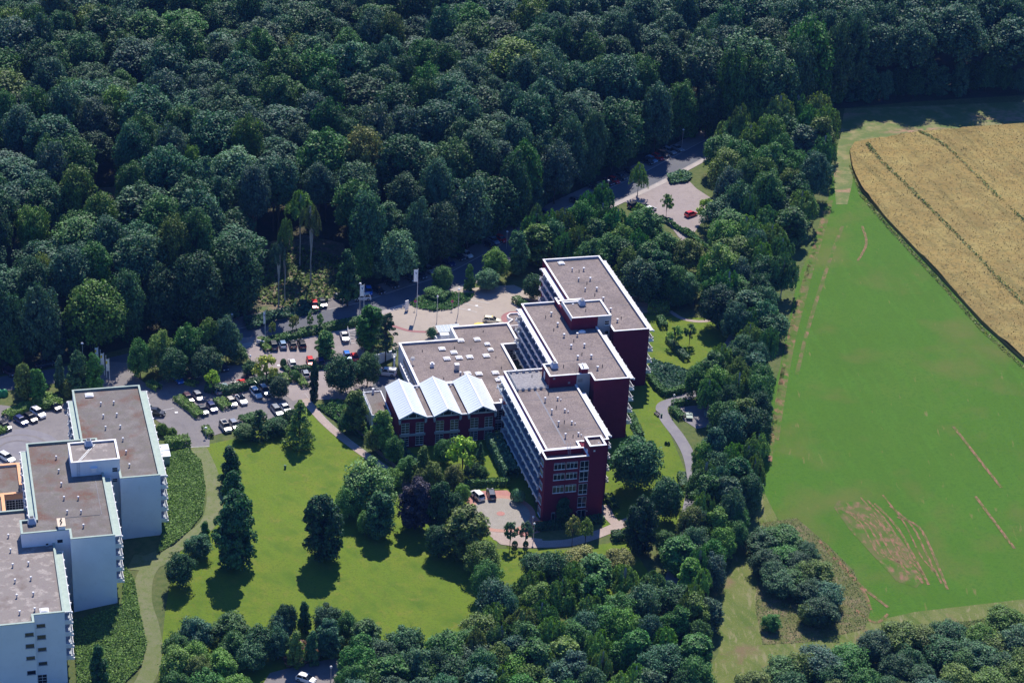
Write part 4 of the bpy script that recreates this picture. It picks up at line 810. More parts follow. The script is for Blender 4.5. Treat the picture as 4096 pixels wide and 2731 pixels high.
# ------------------------------------------------------------------ forest behind the road
CLEAR = [(700,615,13),(735,655,12),(660,690,11),(640,640,10),(720,700,8),(245,470,9),(235,540,9),(520,45,5),(1010,20,4),(1150,440,4),(880,470,4),(1480,300,3)]
clear = [(*G(x, y)[:2], r) for x, y, r in CLEAR]
def inpoly(x, y, poly):
    c = False; n = len(poly)
    for i in range(n):
        (x1, y1), (x2, y2) = poly[i], poly[(i+1) % n]
        if (y1 > y) != (y2 > y) and x < (x2-x1)*(y-y1)/(y2-y1)+x1: c = not c
    return c
pts = []; grid = {}
KEY = [
 ('birch',655,500,42,23,'olive','slim bare-trunked tree leaning at the left of the sunny clearing'),('birch',715,470,50,22,'olive','slim bare-trunked tree at the right of the sunny clearing'),  # trees one can tell apart in the forest: kind, top px, top py, width px, height m, tint, label
 ('broad',835,295,105,27,'gold','tall golden green tree standing out in the middle of the dense forest'),
 ('broad',540,345,150,22,'silver','broad silvery green crown, widest in the forest left of centre'),
 ('broad',915,535,112,15,'silver','rounded silvery tree at the forest edge beside the curving road'),
 ('spire',800,580,75,15,'deep','dark pointed evergreen at the forest edge left of the rounded silvery tree'),
 ('broad',70,470,80,22,'light','light green crown at the left side of the forest'),
 ('broad',15,20,95,24,'light','light green crown in the upper left corner of the forest'),
 ('broad',440,335,50,22,'light','small light green crown beside the broad silvery forest tree'),
 ('broad',1080,50,120,24,'mid','wide crown at the top centre of the forest'),
 ('broad',95,585,60,19,'gold','golden green crown low in the left forest'),
 ('birch',690,440,75,21,'light','thin light green tree rising from the sunny clearing in the forest'),
 ('birch',640,555,50,18,'grey','slim grey-green tree at the left side of the sunny clearing'),
 ('broad',1100,295,110,25,'grey','grey-green crown in the forest above the road bend'),
 ('broad',1005,230,120,25,'blue','blue-green crown in the forest right of the tall golden green tree'),
 ('broad',640,170,100,24,'mid','round mid green crown in the upper left forest'),
 ('broad',720,20,110,24,'deep','dark crown near the top edge of the forest'),
 ('broad',1240,60,110,24,'grey','grey-green crown near the top of the forest right of centre')]
for k in KEY:
    x, y, z = G(k[1], k[2], k[4]); pts.append((x, y, k))
def near(x, y, d):
    i, j = int(x//10), int(y//10)
    for a in (-1, 0, 1):
        for b in (-1, 0, 1):
            for (p, q, dd) in grid.get((i+a, j+b), ()):
                if (p-x)**2+(q-y)**2 < ((d+dd)/2)**2: return True
    return False
def gadd(x, y, d): grid.setdefault((int(x//10), int(y//10)), []).append((x, y, d))
for x, y, k in pts: gadd(x, y, 9)
FP = forest_poly; cand = []
for _ in range(90000):
    x = rng.uniform(-190, 420); y = rng.uniform(70, 460)
    px, py = inview(x, y, H(x, y)+20)
    if not (-90 < px < 2440 and -150 < py < 1000): continue
    if not inpoly(x, y, FP): continue
    if any((x-cx)**2+(y-cy)**2 < r*r for cx, cy, r in clear): continue
    rr0 = rng.uniform(4.6, 9.4); d = rr0*1.24
    if near(x, y, d): continue
    gadd(x, y, d); cand.append((x, y, px, py, rr0))
def edge_dist(x, y):
    m = 1e9
    for i in range(len(fe)-1):
        ax, ay = fe[i]; bx, by = fe[i+1]; t = max(0, min(1, ((x-ax)*(bx-ax)+(y-ay)*(by-ay))/((bx-ax)**2+(by-ay)**2))); m = min(m, math.hypot(x-ax-t*(bx-ax), y-ay-t*(by-ay)))
    return m
ZONE = [(-99, 'at the left edge'), (200, 'far left'), (430, 'left'), (660, 'centre left'), (880, 'left of centre'), (1080, 'centre'), (1280, 'right of centre'), (1480, 'centre right'), (1700, 'right'), (1950, 'far right'), (2160, 'at the right edge')]
DEPTH = [(-999, 'along the top edge'), (75, 'just under the top edge'), (170, 'in the upper part'), (260, 'above the middle'), (350, 'in the middle'), (450, 'in the lower part'), (560, 'just behind the road')]
cand.sort(key=lambda c: (c[0]-CAM[0])**2+(c[1]-CAM[1])**2)
vis = [c for c in cand if -30 < c[2] < 2380 and c[3] > -20]; ntree = 0; rest = []
for x, y, px, py, rr0 in cand:
    ed = edge_dist(x, y); right = px > 1650
    h = RR.uniform(17, 27) if ed > 10 else RR.uniform(17, 23)
    if right: h = RR.uniform(24, 30)
    r = rr0*(1 if ed > 6 or right else .9)*(1.12 if right else 1); t = RR.choices(['blue', 'deep', 'mid', 'grey', 'olive', 'light'], [40, 20, 18, 16, 6, 1])[0]
    if (x, y, px, py, rr0) in vis and ntree < 280:
        zo = [w for a, w in ZONE if px >= a][-1] if px >= 0 else 'at the left edge'; de = [w for a, w in DEPTH if py >= a][-1]
        sz_ = "broad" if r > 7.2 else "narrow" if r < 6.3 else "medium"; lab = f"{sz_} {TW_[t]} crown {de} of forest, {zo}"
        plant('broad', x, y, H(x, y), r, h, t, lab, group=f"{sz_} {TW_[t]} forest trees {de}, {zo}", base=(.42 if ed > 9 else .12), name='forest_tree'); ntree += 1
    else: rest.append((x, y, r, h, t))
for x, y, k in pts: plant(k[0], x, y, H(x, y), k[3]/2/ppm(x, y, H(x, y)+20), k[4], k[5], k[6], base=.55 if k[0] == 'birch' else .40 if k[4] > 17 else .12, name='forest_tree')
def merged_wood(name, items, label):
    per = {}
    V = []; Fc = []; n = 0
    for (x, y, r, h, t) in items:
        me = RR.choice(CR_['broad']); v = np.empty(len(me.vertices)*3, np.float32); me.vertices.foreach_get('co', v); v = v.reshape(-1, 3)
        a = RR.uniform(0, 6.28); R2 = np.array([[math.cos(a), -math.sin(a), 0], [math.sin(a), math.cos(a), 0], [0, 0, 1]]); b = h*.38
        v = (v*np.array([r, r, (h-b)*1.04]))@R2.T+np.array([x, y, H(x, y)+b]); V.append(v); Fc.append(np.arange(len(v)).reshape(-1, 4)+n); n += len(v)
    me = fastmesh(name, np.vstack(V), np.vstack(Fc), leaf); o = link(name, me); o.color = (*TINT['blue'], 1); tag(o, label, 'woodland', kind='stuff')
if rest: merged_wood('distant_woodland', rest, 'far edge of the dense forest closing the top of the view')
print('forest', ntree, len(rest), len(vis))
# undergrowth at the forest foot
def scrub(name, polys, n, tint, label, hmax=1.2, s=.28, cat='ground cover', bumps=3.0, seed=3):
    rg = np.random.default_rng(seed); P = []; Nn = []
    for poly in polys:
        xs = [p[0] for p in poly]; ys = [p[1] for p in poly]; k = 0; tries = 0
        while k < n and tries < n*6:
            tries += 1; x = rg.uniform(min(xs), max(xs)); y = rg.uniform(min(ys), max(ys))
            if not inpoly(x, y, poly): continue
            k += 1; hh = hmax*(.25+.75*vnoise(x+50, y+90, bumps))*rg.uniform(.55, 1); P.append((x, y, H(x, y)+hh)); Nn.append((rg.normal()*.6, rg.normal()*.6, .8))
    v, f = quads(np.array(P), np.array(Nn), rg.uniform(.6, 1.4, len(P))*s, rg); me = fastmesh(name, v, f, leaf); o = link(name, me); o.color = (*TINT[tint], 1)
    return tag(o, label, cat, kind='stuff')
# the forest foot: lower trees and brush that close the wood's edge
def along(line, step, j=0):
    out = []; acc = 0
    for a, b in zip(line[:-1], line[1:]):
        L = math.hypot(b[0]-a[0], b[1]-a[1])
        while acc < L: out.append((a[0]+(b[0]-a[0])*acc/L, a[1]+(b[1]-a[1])*acc/L, (b[0]-a[0])/L, (b[1]-a[1])/L)); acc += step
        acc -= L
    return out
for x, y, dx, dy in along(fe, 5.0):
    px, py = inview(x, y, H(x, y))
    if not -60 < px < 2400: continue
    o_ = RR.uniform(1.5, 4.5); x2, y2 = x-dy*o_, y+dx*o_
    if any((x2-cx)**2+(y2-cy)**2 < (r*.9)**2 for cx, cy, r in clear) or 575 < px < 780: continue
    t = RR.choice(['deep', 'blue', 'black', 'mid']); kd = RR.choice(['broad', 'oval']); w_ = 'left of clearing' if px < 600 else 'before the road bend' if px < 1180 else 'above the upper road' if px < 1650 else 'beside the grain field'
    plant(kd, x2, y2, H(x2, y2), RR.uniform(2.6, 4.0), RR.uniform(7, 13), t, f"{TW_[t]} low {'rounded' if kd == 'broad' else 'upright'} tree at forest foot {w_}", group=f"{TW_[t]} {kd} forest foot trees {w_}", base=.05)
cx_ = [[G(590+130*math.cos(t)*1.0+90, 640+70*math.sin(t))[:2] for t in np.linspace(0, 6.1, 12)]]
scrub('clearing_brush', cx_, 3000, 'olive', 'low scrub and brushwood in the sunny forest clearing', 1.4, .35, bumps=4)
scrub('bank_brush', [PG([(560,735),(700,700),(740,700),(735,718),(640,740),(570,762)])], 2600, 'blue', 'leafy brush bank between the forest and the road', 1.8, .3, bumps=3, seed=4)

# ------------------------------------------------------------------ park, garden and belt trees (crown-top px, py, width px, height m)
T_ = [
 # free-standing on the big lawn
 ('spire',527,1030,60,9,'deep','dark pointed conifer, topmost of the row beside the turf track'),
 ('spire',536,1085,68,9,'deep','dark conifer between the topmost one and the huge one by the turf track'),
 ('oval',542,1140,104,17,'deep','huge dark column of foliage casting the longest shadow on lawn left side'),
 ('oval',742,1143,104,15,'black','very dark broad tree standing alone in the middle of the lawn'),
 ('oval',874,1138,72,10.5,'grey','grey-green egg shaped tree on the lawn right of the very dark one'),
 ('broad',848,1064,142,12,'maple','large fresh green maple with pale edges beside the footpath end'),
 ('broad',803,1118,72,8,'maple','smaller fresh green tree at the foot of the large maple'),
 ('broad',838,1172,40,6,'maple','low fresh green bush below the large maple'),
 ('oval',958,1104,78,12,'purple','copper beech with purple leaves beside the dark tree group'),
 ('oval',1012,1112,62,12,'deep','dark green tree right of the copper beech'),
 ('broad',1040,1130,60,9,'deep','dark shrubby tree between the copper beech group and red plaza'),
 ('oval',1075,1172,112,11,'olive','broad olive green tree below the red paved plaza'),
 ('broad',1010,1205,70,8,'deep','dark low tree left of the broad olive one'),
 ('cone',688,916,74,12,'light','light green larch shaped conifer at the lawn corner by the footpath'),
 # garden of the gabled wing
 ('oval',818,902,58,10,'olive','yellowish tree left of the side annexe'),
 ('oval',880,948,56,10,'light','light green tree in front of the gabled wing left corner'),
 ('broad',905,1003,50,7,'mid','bushy tree below the gabled wing left corner'),
 ('spire',972,1030,52,9,'olive','pointed olive tree in the garden before the gabled wing'),
 ('sparse',1065,1010,74,10,'lime','airy yellow-green tree in the garden before the gabled wing'),
 ('cone',1104,1014,30,5.5,'blue','small blue-green fir in the garden before the gabled wing'),
 ('broad',995,1062,58,8,'olive','olive green crown behind the copper beech'),
 ('broad',1045,1068,50,7,'olive','small olive crown right of the one behind the copper beech'),
 ('broad',1085,1062,42,4,'deep','dark bush at the garden lawn edge'),
 ('broad',1108,1070,34,3.5,'mid','round bush at the right end of the garden lawn'),
 # around the front plaza
 ('sparse',1174,1202,38,6,'grey','left multi-stemmed tree at the plaza lower edge'),('sparse',1209,1202,38,6,'grey','right multi-stemmed tree at the plaza lower edge'),
 ('sparse',1318,1190,36,7,'gold','left thin golden green tree on the curved front path'),('sparse',1348,1194,38,6.5,'gold','right thin golden green tree on the curved front path'),
 ('oval',1297,1147,40,6,'black','dark small tree against the maroon front wall'),
 ('broad',1468,1006,120,13,'grey','big dark grey-green tree on the lawn right of front block'),
 ('broad',1535,1098,82,11,'deep','dark tree beside the garden path below the big grey-green one'),
 ('oval',1478,1150,78,13,'black','dark pine at the end of the curved front path'),
 ('broad',1530,1218,54,6,'mid','leafy bush below the dark pine'),
 # hall and car park
 ('oval',852,708,66,11,'mid','tall green tree left of the hall beside the dark pine'),('pine',888,722,74,13,'black','dark pine behind the white retaining wall'),
 ('broad',785,818,84,10,'deep','dark broad tree between car park and service yard'),('broad',845,812,60,9,'mid','mid green tree over the service yard entrance'),
 ('oval',750,765,50,7,'mid','young leafy tree in the upper car park row'),('spire',722,832,27,10,'black','narrow black-green conifer between the car park rows'),
 ('sparse',612,822,66,8,'lime','light yellow-green tree at the car park entrance drive'),('broad',640,865,52,6,'deep','dark bush under the yellow-green tree by the entrance drive'),
 ('sparse',486,854,40,6,'lime','small bright yellow-green tree among the lower car park rows'),
 ('broad',320,782,62,10,'mid','tree at the left end of the grove above the lower car park'),('broad',368,762,72,11,'light','light green tree in the grove above the lower car park'),
 ('broad',432,748,84,12,'mid','widest tree in the grove above the lower car park'),('oval',478,738,60,12,'olive','olive tree near the right end of the car park grove'),
 ('broad',518,730,74,12,'blue','blue-green tree at the right end of the car park grove'),('broad',395,800,70,9,'deep','dark front tree of the car park grove'),('broad',470,795,80,9,'deep','dark front tree of the car park grove below the olive one'),
 ('broad',545,792,50,5,'mid','bush at the grove foot by the entrance drive'),('broad',575,830,44,4,'deep','dark bush beside the entrance drive'),
 ('cone',595,938,50,8,'deep','dark cone shaped tree on the strip between car park and lawn'),('broad',560,975,56,4,'mid','bush on the strip between car park and lawn, left'),('broad',635,962,60,4,'deep','dark bush on the strip between car park and lawn, right'),('broad',668,940,44,4.5,'deep','dark bush behind the larch shaped conifer'),
 ('oval',50,838,44,9,'olive','olive tree at the left edge by the recycling bins'),('oval',82,850,44,8,'mid','mid green tree right of the olive one at the left edge'),
 ('spire',136,820,34,9,'blue','slim blue-green tree before the three banner flags'),('oval',178,812,52,11,'deep','tallest dark tree left of the banner flags'),('oval',214,818,44,10,'mid','tree right beside the banner flag poles'),
 ('bush',165,868,60,4,'olive','olive shrubs behind the farthest white block'),('bush',108,905,70,2.5,'light','light green shrub row behind the forecourt cars'),
 ('spire',225,1485,54,8,'deep','dark pointed shrub tree on the planted bank at the bottom left'),
 ('broad',412,1272,74,8,'deep','dark round tree at the fork of the turf track'),('broad',455,1230,70,5,'blue','blue-green shrub beside the huge dark column of foliage'),('spire',470,1200,34,6,'mid','slim shrub left of the huge dark column of foliage'),
 # rear garden right of the blocks
 ('broad',1562,652,50,7,'deep','round dark tree beside the east car park'),('broad',1580,628,60,9,'grey','grey-green tree behind the round dark one at the east car park'),
 ('sparse',1552,752,40,5.5,'light','left young tree on the rear lawn'),('sparse',1587,748,34,5.5,'mid','right young tree on the rear lawn'),
 ('broad',1658,655,98,12,'black','very dark tree on the rear lawn casting a round shadow'),
 ('broad',1227,632,52,7,'deep','dark tree at the left side of the rear block'),
 ('broad',1018,612,50,7,'mid','bright topped tree on the plaza island'),('spire',1080,610,30,7,'mid','slim pointed tree beside the plaza island'),('broad',1005,660,60,3,'mid','shrubs under the trees of the plaza island'),
 ('broad',1122,618,58,6,'silver','silvery round bush tree behind the plaza'),('broad',1140,572,60,9,'light','light green tree between the road and plaza'),('oval',1190,535,62,12,'grey','grey-green tree by the lamp on the upper road'),
 ('broad',992,752,26,3,'blue','bamboo like shrub beside the glass entrance canopy'),
]
for t in T_: top(*t[:7])
def mass(polys, n, spacing, kinds, hr, wr, where, seed, tints=('deep', 'blue', 'mid', 'grey', 'olive', 'light'), wt=(12, 14, 34, 10, 16, 14)):
    """crown tops scattered over a photo region, each unprojected to its own place on the ground"""
    R = random.Random(seed); got = []
    for _ in range(n*60):
        p = polys; xs = [q[0] for q in p]; ys = [q[1] for q in p]; x, y = R.uniform(min(xs), max(xs)), R.uniform(min(ys), max(ys))
        if not inpoly(x, y, p) or any((x-a)**2+(1.3*(y-b))**2 < spacing**2 for a, b in got): continue
        got.append((x, y))
        if len(got) >= n: break
    for x, y in sorted(got, key=lambda g: g[1]):
        k = R.choices(*kinds)[0]; t = R.choices(tints, wt)[0]
        if k == 'birch': t = R.choice(['olive', 'mid', 'light', 'light'])
        lv = 'upper' if y < min(ys)+(max(ys)-min(ys))/3 else 'middle' if y < min(ys)+2*(max(ys)-min(ys))/3 else 'lower'
        sd = 'left' if x < (min(xs)+max(xs))/2 else 'right'
        w = {'birch': 'drooping birch', 'broad': 'rounded tree', 'oval': 'upright tree', 'spire': 'pointed tree', 'bush': 'shrub'}[k]
        h = R.uniform(*hr); wd = R.uniform(*wr)*(.88 if k == 'birch' else .7 if k == 'spire' else 1)
        fx = (x-min(xs))/(max(xs)-min(xs)); fy = (y-min(ys))/(max(ys)-min(ys)); lv = ('top', 'upper', 'middle', 'lower', 'bottom')[min(4, int(fy*5))]; sd = ('left', 'centre', 'right')[min(2, int(fx*3))]; big = 'wide' if wd > sum(wr)/2 else 'small'
        top(k, x, y, wd, h, t, f"{big} {TW_[t]} {w} {where}, {lv} {sd}", group=f"{big} {TW_[t]} {w}s {where}, {lv} {sd}")
BB = (['birch', 'broad', 'oval'], [34, 54, 12])
mass([(1655,300),(1700,235),(1800,212),(1900,205),(1915,300),(1900,330),(1840,400),(1720,430),(1672,425),(1668,370)], 34, 40, BB, (12, 17), (66, 104), 'in top of the field belt', 11)
mass([(1665,455),(1720,440),(1840,400),(1870,430),(1810,530),(1810,600),(1760,640),(1700,640),(1650,610),(1640,560),(1650,500)], 24, 40, BB, (10, 14), (66, 104), 'in belt by north car park', 12)
mass([(1225,480),(1290,470),(1340,450),(1400,440),(1430,490),(1480,540),(1530,570),(1590,600),(1560,620),(1480,600),(1400,560),(1300,560),(1240,540)], 24, 38, BB, (10, 13), (60, 100), 'behind the rear block', 13)
mass([(1650,690),(1760,640),(1795,680),(1770,760),(1760,800),(1700,830),(1640,850),(1600,860),(1600,815),(1690,770),(1720,720)], 22, 36, BB, (8, 12), (58, 92), 'in belt by rear lawn', 14)
mass([(1630,870),(1700,830),(1755,830),(1745,960),(1740,1080),(1700,1150),(1640,1130),(1608,1070),(1600,1030),(1655,970),(1668,905)], 30, 36, BB, (8, 12), (58, 90), 'in belt by garden path', 15)
mass([(1600,1130),(1700,1130),(1700,1190),(1660,1240),(1650,1300),(1640,1400),(1560,1400),(1590,1300),(1560,1240)], 18, 36, BB, (7, 10), (55, 90), 'in belt by mown verge', 16)
mass([(1110,1265),(1200,1275),(1330,1262),(1500,1285),(1540,1330),(1600,1390),(1620,1450),(1600,1530),(1500,1600),(1250,1600),(1120,1560),(1080,1460),(1130,1390),(1090,1300)], 66, 40, BB, (7.5, 10), (62, 104), 'in grove below front block', 17)
mass([(1060,1400),(1110,1385),(1100,1480),(1130,1600),(790,1600),(800,1500),(870,1460),(940,1430),(1000,1440)], 26, 42, (['broad', 'oval'], [70, 30]), (7, 9.5), (70, 108), 'in bottom grove left of centre', 18, wt=(20, 34, 16, 22, 4, 4))
mass([(400,1400),(480,1390),(600,1420),(620,1480),(600,1560),(500,1600),(380,1600),(385,1480)], 14, 40, (['broad', 'oval'], [80, 20]), (6, 8.5), (70, 104), 'in grove by turf track end', 19)
mass([(620,1395),(660,1370),(740,1380),(800,1400),(850,1420),(850,1480),(800,1500),(740,1470),(640,1450)], 12, 34, (['broad', 'oval', 'spire'], [35, 30, 35]), (6, 9), (55, 84), 'in row above bottom road', 20, wt=(40, 25, 20, 5, 5, 5))
mass([(1760,1215),(1830,1205),(1870,1260),(1900,1310),(1950,1345),(1930,1370),(1870,1385),(1830,1350),(1780,1320),(1755,1260)], 13, 32, (['broad'], [1]), (4.5, 6.5), (66, 104), 'in shrub island on the verge', 21, wt=(28, 12, 20, 20, 20, 0))
mass([(1740,1530),(1850,1482),(2050,1440),(2120,1405),(2200,1415),(2300,1392),(2420,1390),(2420,1600),(1700,1620)], 48, 36, (['broad'], [1]), (5, 7), (80, 124), 'in bottom right thicket', 22, wt=(20, 10, 24, 10, 30, 6))
top('broad', 1866, 1388, 66, 4.5, 'olive', 'round olive bush at the lower tip of the shrub island'); top('broad', 1775, 1412, 50, 3.5, 'mid', 'small round bush left of the shrub island tip')
rgG = np.random.default_rng(77); n_ = 80000; gxy = np.stack([rgG.uniform(min(p[0] for p in GRW), max(p[0] for p in GRW), n_), rgG.uniform(min(p[1] for p in GRW), max(p[1] for p in GRW), n_)], 1)
GP = [(x, y, H(x, y)+.98+.45*vnoise(x, y, 3.1)+.5*vnoise(x, y, 9)-.45*(abs(((x+1.5*vnoise(0, y, 20)) % 24)-12) < 1.3)+rgG.uniform(-.1, .22)) for x, y in gxy if inpoly(x, y, GRW)]
v, f = quads(np.array(GP), rgG.normal(size=(len(GP), 3))*.6+np.array([0, 0, .8]), rgG.uniform(.07, .17, len(GP)), rgG); o = link('grain_ears', fastmesh('grain_ears', v, f, surf('ear_straw', (.33, .245, .080), [((.25, .18, .058), .06, .4, .65), ((.34, .28, .10), .3, .45, .7), ((.22, .17, .052), .30, .52, .68, .05, (1, 14, 1)), ((.20, .16, .055), 1.2, .5, .7)], .95))); o.color = (.36, .25, .085, 1); tag(o, 'ripe straw coloured ears standing all over the grain field', 'crop', kind='stuff')
B_ = [('birch',1620,1130,60,10,'light','light birch beside the lower garden path'),('broad',1600,1215,80,8,'grey','grey-green tree over the end of the garden path'),('broad',1590,1165,74,9,'olive','olive tree overhanging the garden path, lower'),('broad',1612,1080,70,9,'mid','leafy tree overhanging the garden path, upper'),('sparse',1623,462,48,7,'lime','yellow-green tree at the north car park right side'),('bush',1691,424,30,6,'silver','small silvery crown above the big one right of north car park'),('broad',1686,490,118,12,'mid','big leafy tree right of the north car park'),
 ('broad',1480,480,98,10.5,'mid','big leafy tree below the black estate of north car park'),('broad',1532,536,78,10,'mid','leafy tree under the lower bay of the north car park'),('broad',1584,550,84,10,'olive','olive tree below the planted strip of north car park'),
 ('birch',1624,583,42,12,'light','slim light birch standing alone right of the rear block'),('broad',1688,582,80,9,'light','bright green tree right of the slim light birch'),('birch',1735,540,66,12,'olive','birch trio crown near the field edge'),
 ('broad',1568,626,84,7,'silver','silvery spreading tree above the round dark one'),('broad',1440,555,90,10,'deep','dark tree behind the rear block right end'),('broad',1500,600,90,10,'deep','dark tree over the east car park edge'),
 ('broad',1400,545,80,10,'deep','dark tree behind the middle of the rear block'),('broad',1345,540,80,9,'black','very dark tree behind the rear block roof'),('broad',1640,640,60,8,'mid','leafy tree at the top of the garden path'),
 ('broad',1700,640,90,9,'mid','leafy tree between garden path and field'),('broad',1660,560,70,10,'grey','grey-green tree between the belt and north car park'),
 ('broad',1020,1010,46,6,'mid','bushy tree before the gabled wing windows'),('broad',935,1050,60,6,'mid','leafy tree along the timber fence'),('broad',905,1075,46,5,'light','light bush along the timber fence'),('broad',968,1075,44,6,'olive','olive bush beside the pointed garden tree'),
 ('broad',1115,1150,40,4,'mid','leafy bush left of the red paved plaza') if False else ('broad',1062,1112,40,5,'light','light bush left above the white off-roader'),('broad',1110,1245,90,8,'olive','spreading light tree at the plaza lower left'),
 ('broad',860,985,46,6,'light','light shrub tree on the bank above the fence'),('broad',795,950,40,5,'mid','shrub tree on the bank left of side annexe'),('broad',1335,1262,110,6,'gold','golden green bushes below the curved front path'),('broad',1240,1270,90,7,'deep','dark green bush below the curved front path'),('broad',1425,1262,80,6,'gold','golden bush right of the others below front path')]
for t in B_: top(*t[:7])
# clipped hedges and bushes
def hedge(pts_px, width, height, tint, label, world=None, n_per=26, s=.2):
    """clipped hedge along a line: solid leafy box of small leaf clumps"""
    line = world or PG(pts_px); rg = np.random.default_rng(len(label)); P = []; Nn = []
    for a, b in zip(line[:-1], line[1:]):
        L = math.hypot(b[0]-a[0], b[1]-a[1]); d = ((b[0]-a[0])/L, (b[1]-a[1])/L); n = (-d[1], d[0]); k = int(n_per*(L+width)*(width+2*height))
        for _ in range(k):
            u = rg.uniform(-width*.3, L+width*.3); q = rg.uniform(0, width+2*height)
            if q < height: w, z, nn = -width/2, q, (-n[0], -n[1], .3)
            elif q < height+width: w, z, nn = q-height-width/2, height, (0, 0, 1)
            else: w, z, nn = width/2, q-height-width, (n[0], n[1], .3)
            x, y = a[0]+d[0]*u+n[0]*w, a[1]+d[1]*u+n[1]*w; P.append((x+rg.normal()*.05, y+rg.normal()*.05, H(x, y)+z*(1+rg.normal()*.05)+.05)); Nn.append(np.array(nn)+rg.normal(size=3)*.45)
        for _ in range(int(4*L*width)+8):
            u = rg.uniform(0, L); w = rg.uniform(-.4, .4)*width; x, y = a[0]+d[0]*u+n[0]*w, a[1]+d[1]*u+n[1]*w; P.append((x, y, H(x, y)+height*rg.uniform(.3, .8))); Nn.append(rg.normal(size=3))
    v, f = quads(np.array(P), np.array(Nn), rg.uniform(.6, 1.2, len(P))*s, rg); o = link('hedge', fastmesh('hedge', v, f, leaf)); o.color = (*TINT[tint], 1); return tag(o, label, 'hedge')
hedge([(612,790),(700,768),(770,752),(822,742)], 2.2, 1.3, 'mid', 'long hedge between the road and upper car park')
hedge([(598,784),(616,808)], 1.6, 1.1, 'light', 'short hedge at the left end of the black cars row')
hedge([(738,768),(747,800)], 1.5, 1.1, 'light', 'short hedge right of the row of four cars')
hedge([(653,846),(664,858)], 1.1, 1.0, 'mid', 'short hedge between the clipped ball and round bush'); hedge([(684,870),(700,890)], 1.7, 1.2, 'light', 'short hedge left of the silver hatchback')
hedge([(678,852),(740,846)], 1.5, 1.0, 'deep', 'dark hedge below the red and blue cars')
top('ball', 651, 824, 15, 2.4, 'mid', 'clipped egg shaped bush at the car park drive'); top('ball', 676, 851, 27, 2.6, 'mid', 'round clipped bush behind the silver hatchback')
hedge([(410,920),(435,938)], 2.2, 1.1, 'light', 'clipped hedge left of the dark maroon car'); hedge([(440,942),(458,958)], 2.2, 1.1, 'light', 'clipped hedge left of the lower grey cars')
hedge([(505,925),(520,938)], 2.6, 1.1, 'light', 'clipped hedge between the navy car and beige hatchback')
hedge([(478,898),(520,905),(575,890),(640,872)], 2.0, 1.7, 'deep', 'dark planting strip through the lower car park')
hedge([(632,880),(655,874)], 3.4, 1.2, 'light', 'wide clipped hedge at the right end of the middle rows')
hedge([(346,886),(362,896)], 1.8, 1.2, 'light', 'small clipped hedge at the car park entrance corner'); hedge([(432,882),(448,886)], 1.6, .9, 'light', 'small hedge under the shaded silver cars')
hedge([(472,988),(482,1003)], 1.6, 1.1, 'light', 'hedge beside the white off-roader in the bottom row'); hedge([(560,972),(600,962)], 2.6, 1.6, 'mid', 'shrubby hedge along the lawn edge of the car park')
hedge([(388,1026),(428,1022)], 2.6, 2.0, 'light', 'tall clipped hedge block beside the pale shed')
top('bush', 372, 972, 34, 3, 'olive', 'olive bush right of the farthest white block'); top('bush', 394, 982, 28, 2.4, 'light', 'light bush right of the olive one by the white block'); top('ball', 345, 930, 9, 1.2, 'mid', 'tiny bush beside the black off-roader')
hedge([(20,958),(60,940),(110,924),(128,930)], 2.8, 1.2, 'light', 'hedge behind the cars of the forecourt'); hedge([(-20,1000),(10,990)], 2.0, 1.1, 'light', 'hedge at the left picture edge')
hedge([(48,884),(62,880)], 1.4, 1.6, 'mid', 'small hedge right of the green bins')
hedge([(1500,712),(1526,714)], 4.2, 1.9, 'light', 'large clipped hedge block on the rear lawn', n_per=20)
hedge([(1516,738),(1524,754)], 1.8, 1.5, 'mid', 'small clipped hedge on the rear lawn'); hedge([(1488,686),(1512,684)], 2.0, 1.2, 'mid', 'hedge at the east car park end')
hedge([(1536,785),(1560,812),(1576,828)], 1.6, 1.3, 'grey', 'straight hedge under the young trees on the rear lawn')
hedge([(1488,864),(1508,892),(1528,909),(1560,902),(1580,893)], 1.5, 1.4, 'mid', 'hedge around the planted bed right of the rear block')
hedge([(1548,932),(1575,928)], 1.5, 1.3, 'mid', 'hedge above the table tennis yard'); hedge([(1546,946),(1564,962)], 1.8, 1.4, 'mid', 'hedge left of the table tennis tables')
hedge([(1070,1118),(1110,1113),(1165,1112)], 1.6, 1.3, 'mid', 'hedge above the red paved plaza')
hedge([(1232,1215),(1290,1210),(1380,1196)], 2.0, 1.2, 'deep', 'dark hedge along the foot of the maroon front wall')
hedge([(1412,1238),(1440,1236)], 2.4, 1.6, 'deep', 'dark rounded hedge left of the pine'); hedge([(1398,1146),(1412,1168)], 1.6, 1.3, 'mid', 'shrub strip right of the front block corner')
hedge([(1205,706),(1186,694)], 2.2, 1.5, 'mid', 'hedge at the plaza corner left of the rear block'); hedge([(1565,1096),(1570,1120)], 1.8, 1.2, 'grey', 'grey-green hedge beside the garden path')
top('ball', 1190, 1124, 34, 3.2, 'silver', 'round pale bush beside the red plaza'); hedge([(1132,1020),(1150,1055),(1162,1080),(1172,1096)], 3.0, 2.6, 'silver', 'tall grey-green shrub hedge along the front block balconies', n_per=14, s=.3)
hedge([(1450,955),(1470,1000)], 1.4, 1.0, 'mid', 'low hedge strip along the middle block foot'); hedge([(985,1195),(1000,1210)], 1.2, 1.0, 'deep', 'low dark hedge by the copper beech')
top('ball', 1183, 1242, 14, 1.6, 'deep', 'dark clipped bush under the left multi-stemmed tree'); top('ball', 1208, 1242, 14, 1.6, 'deep', 'dark clipped bush under the right multi-stemmed tree')
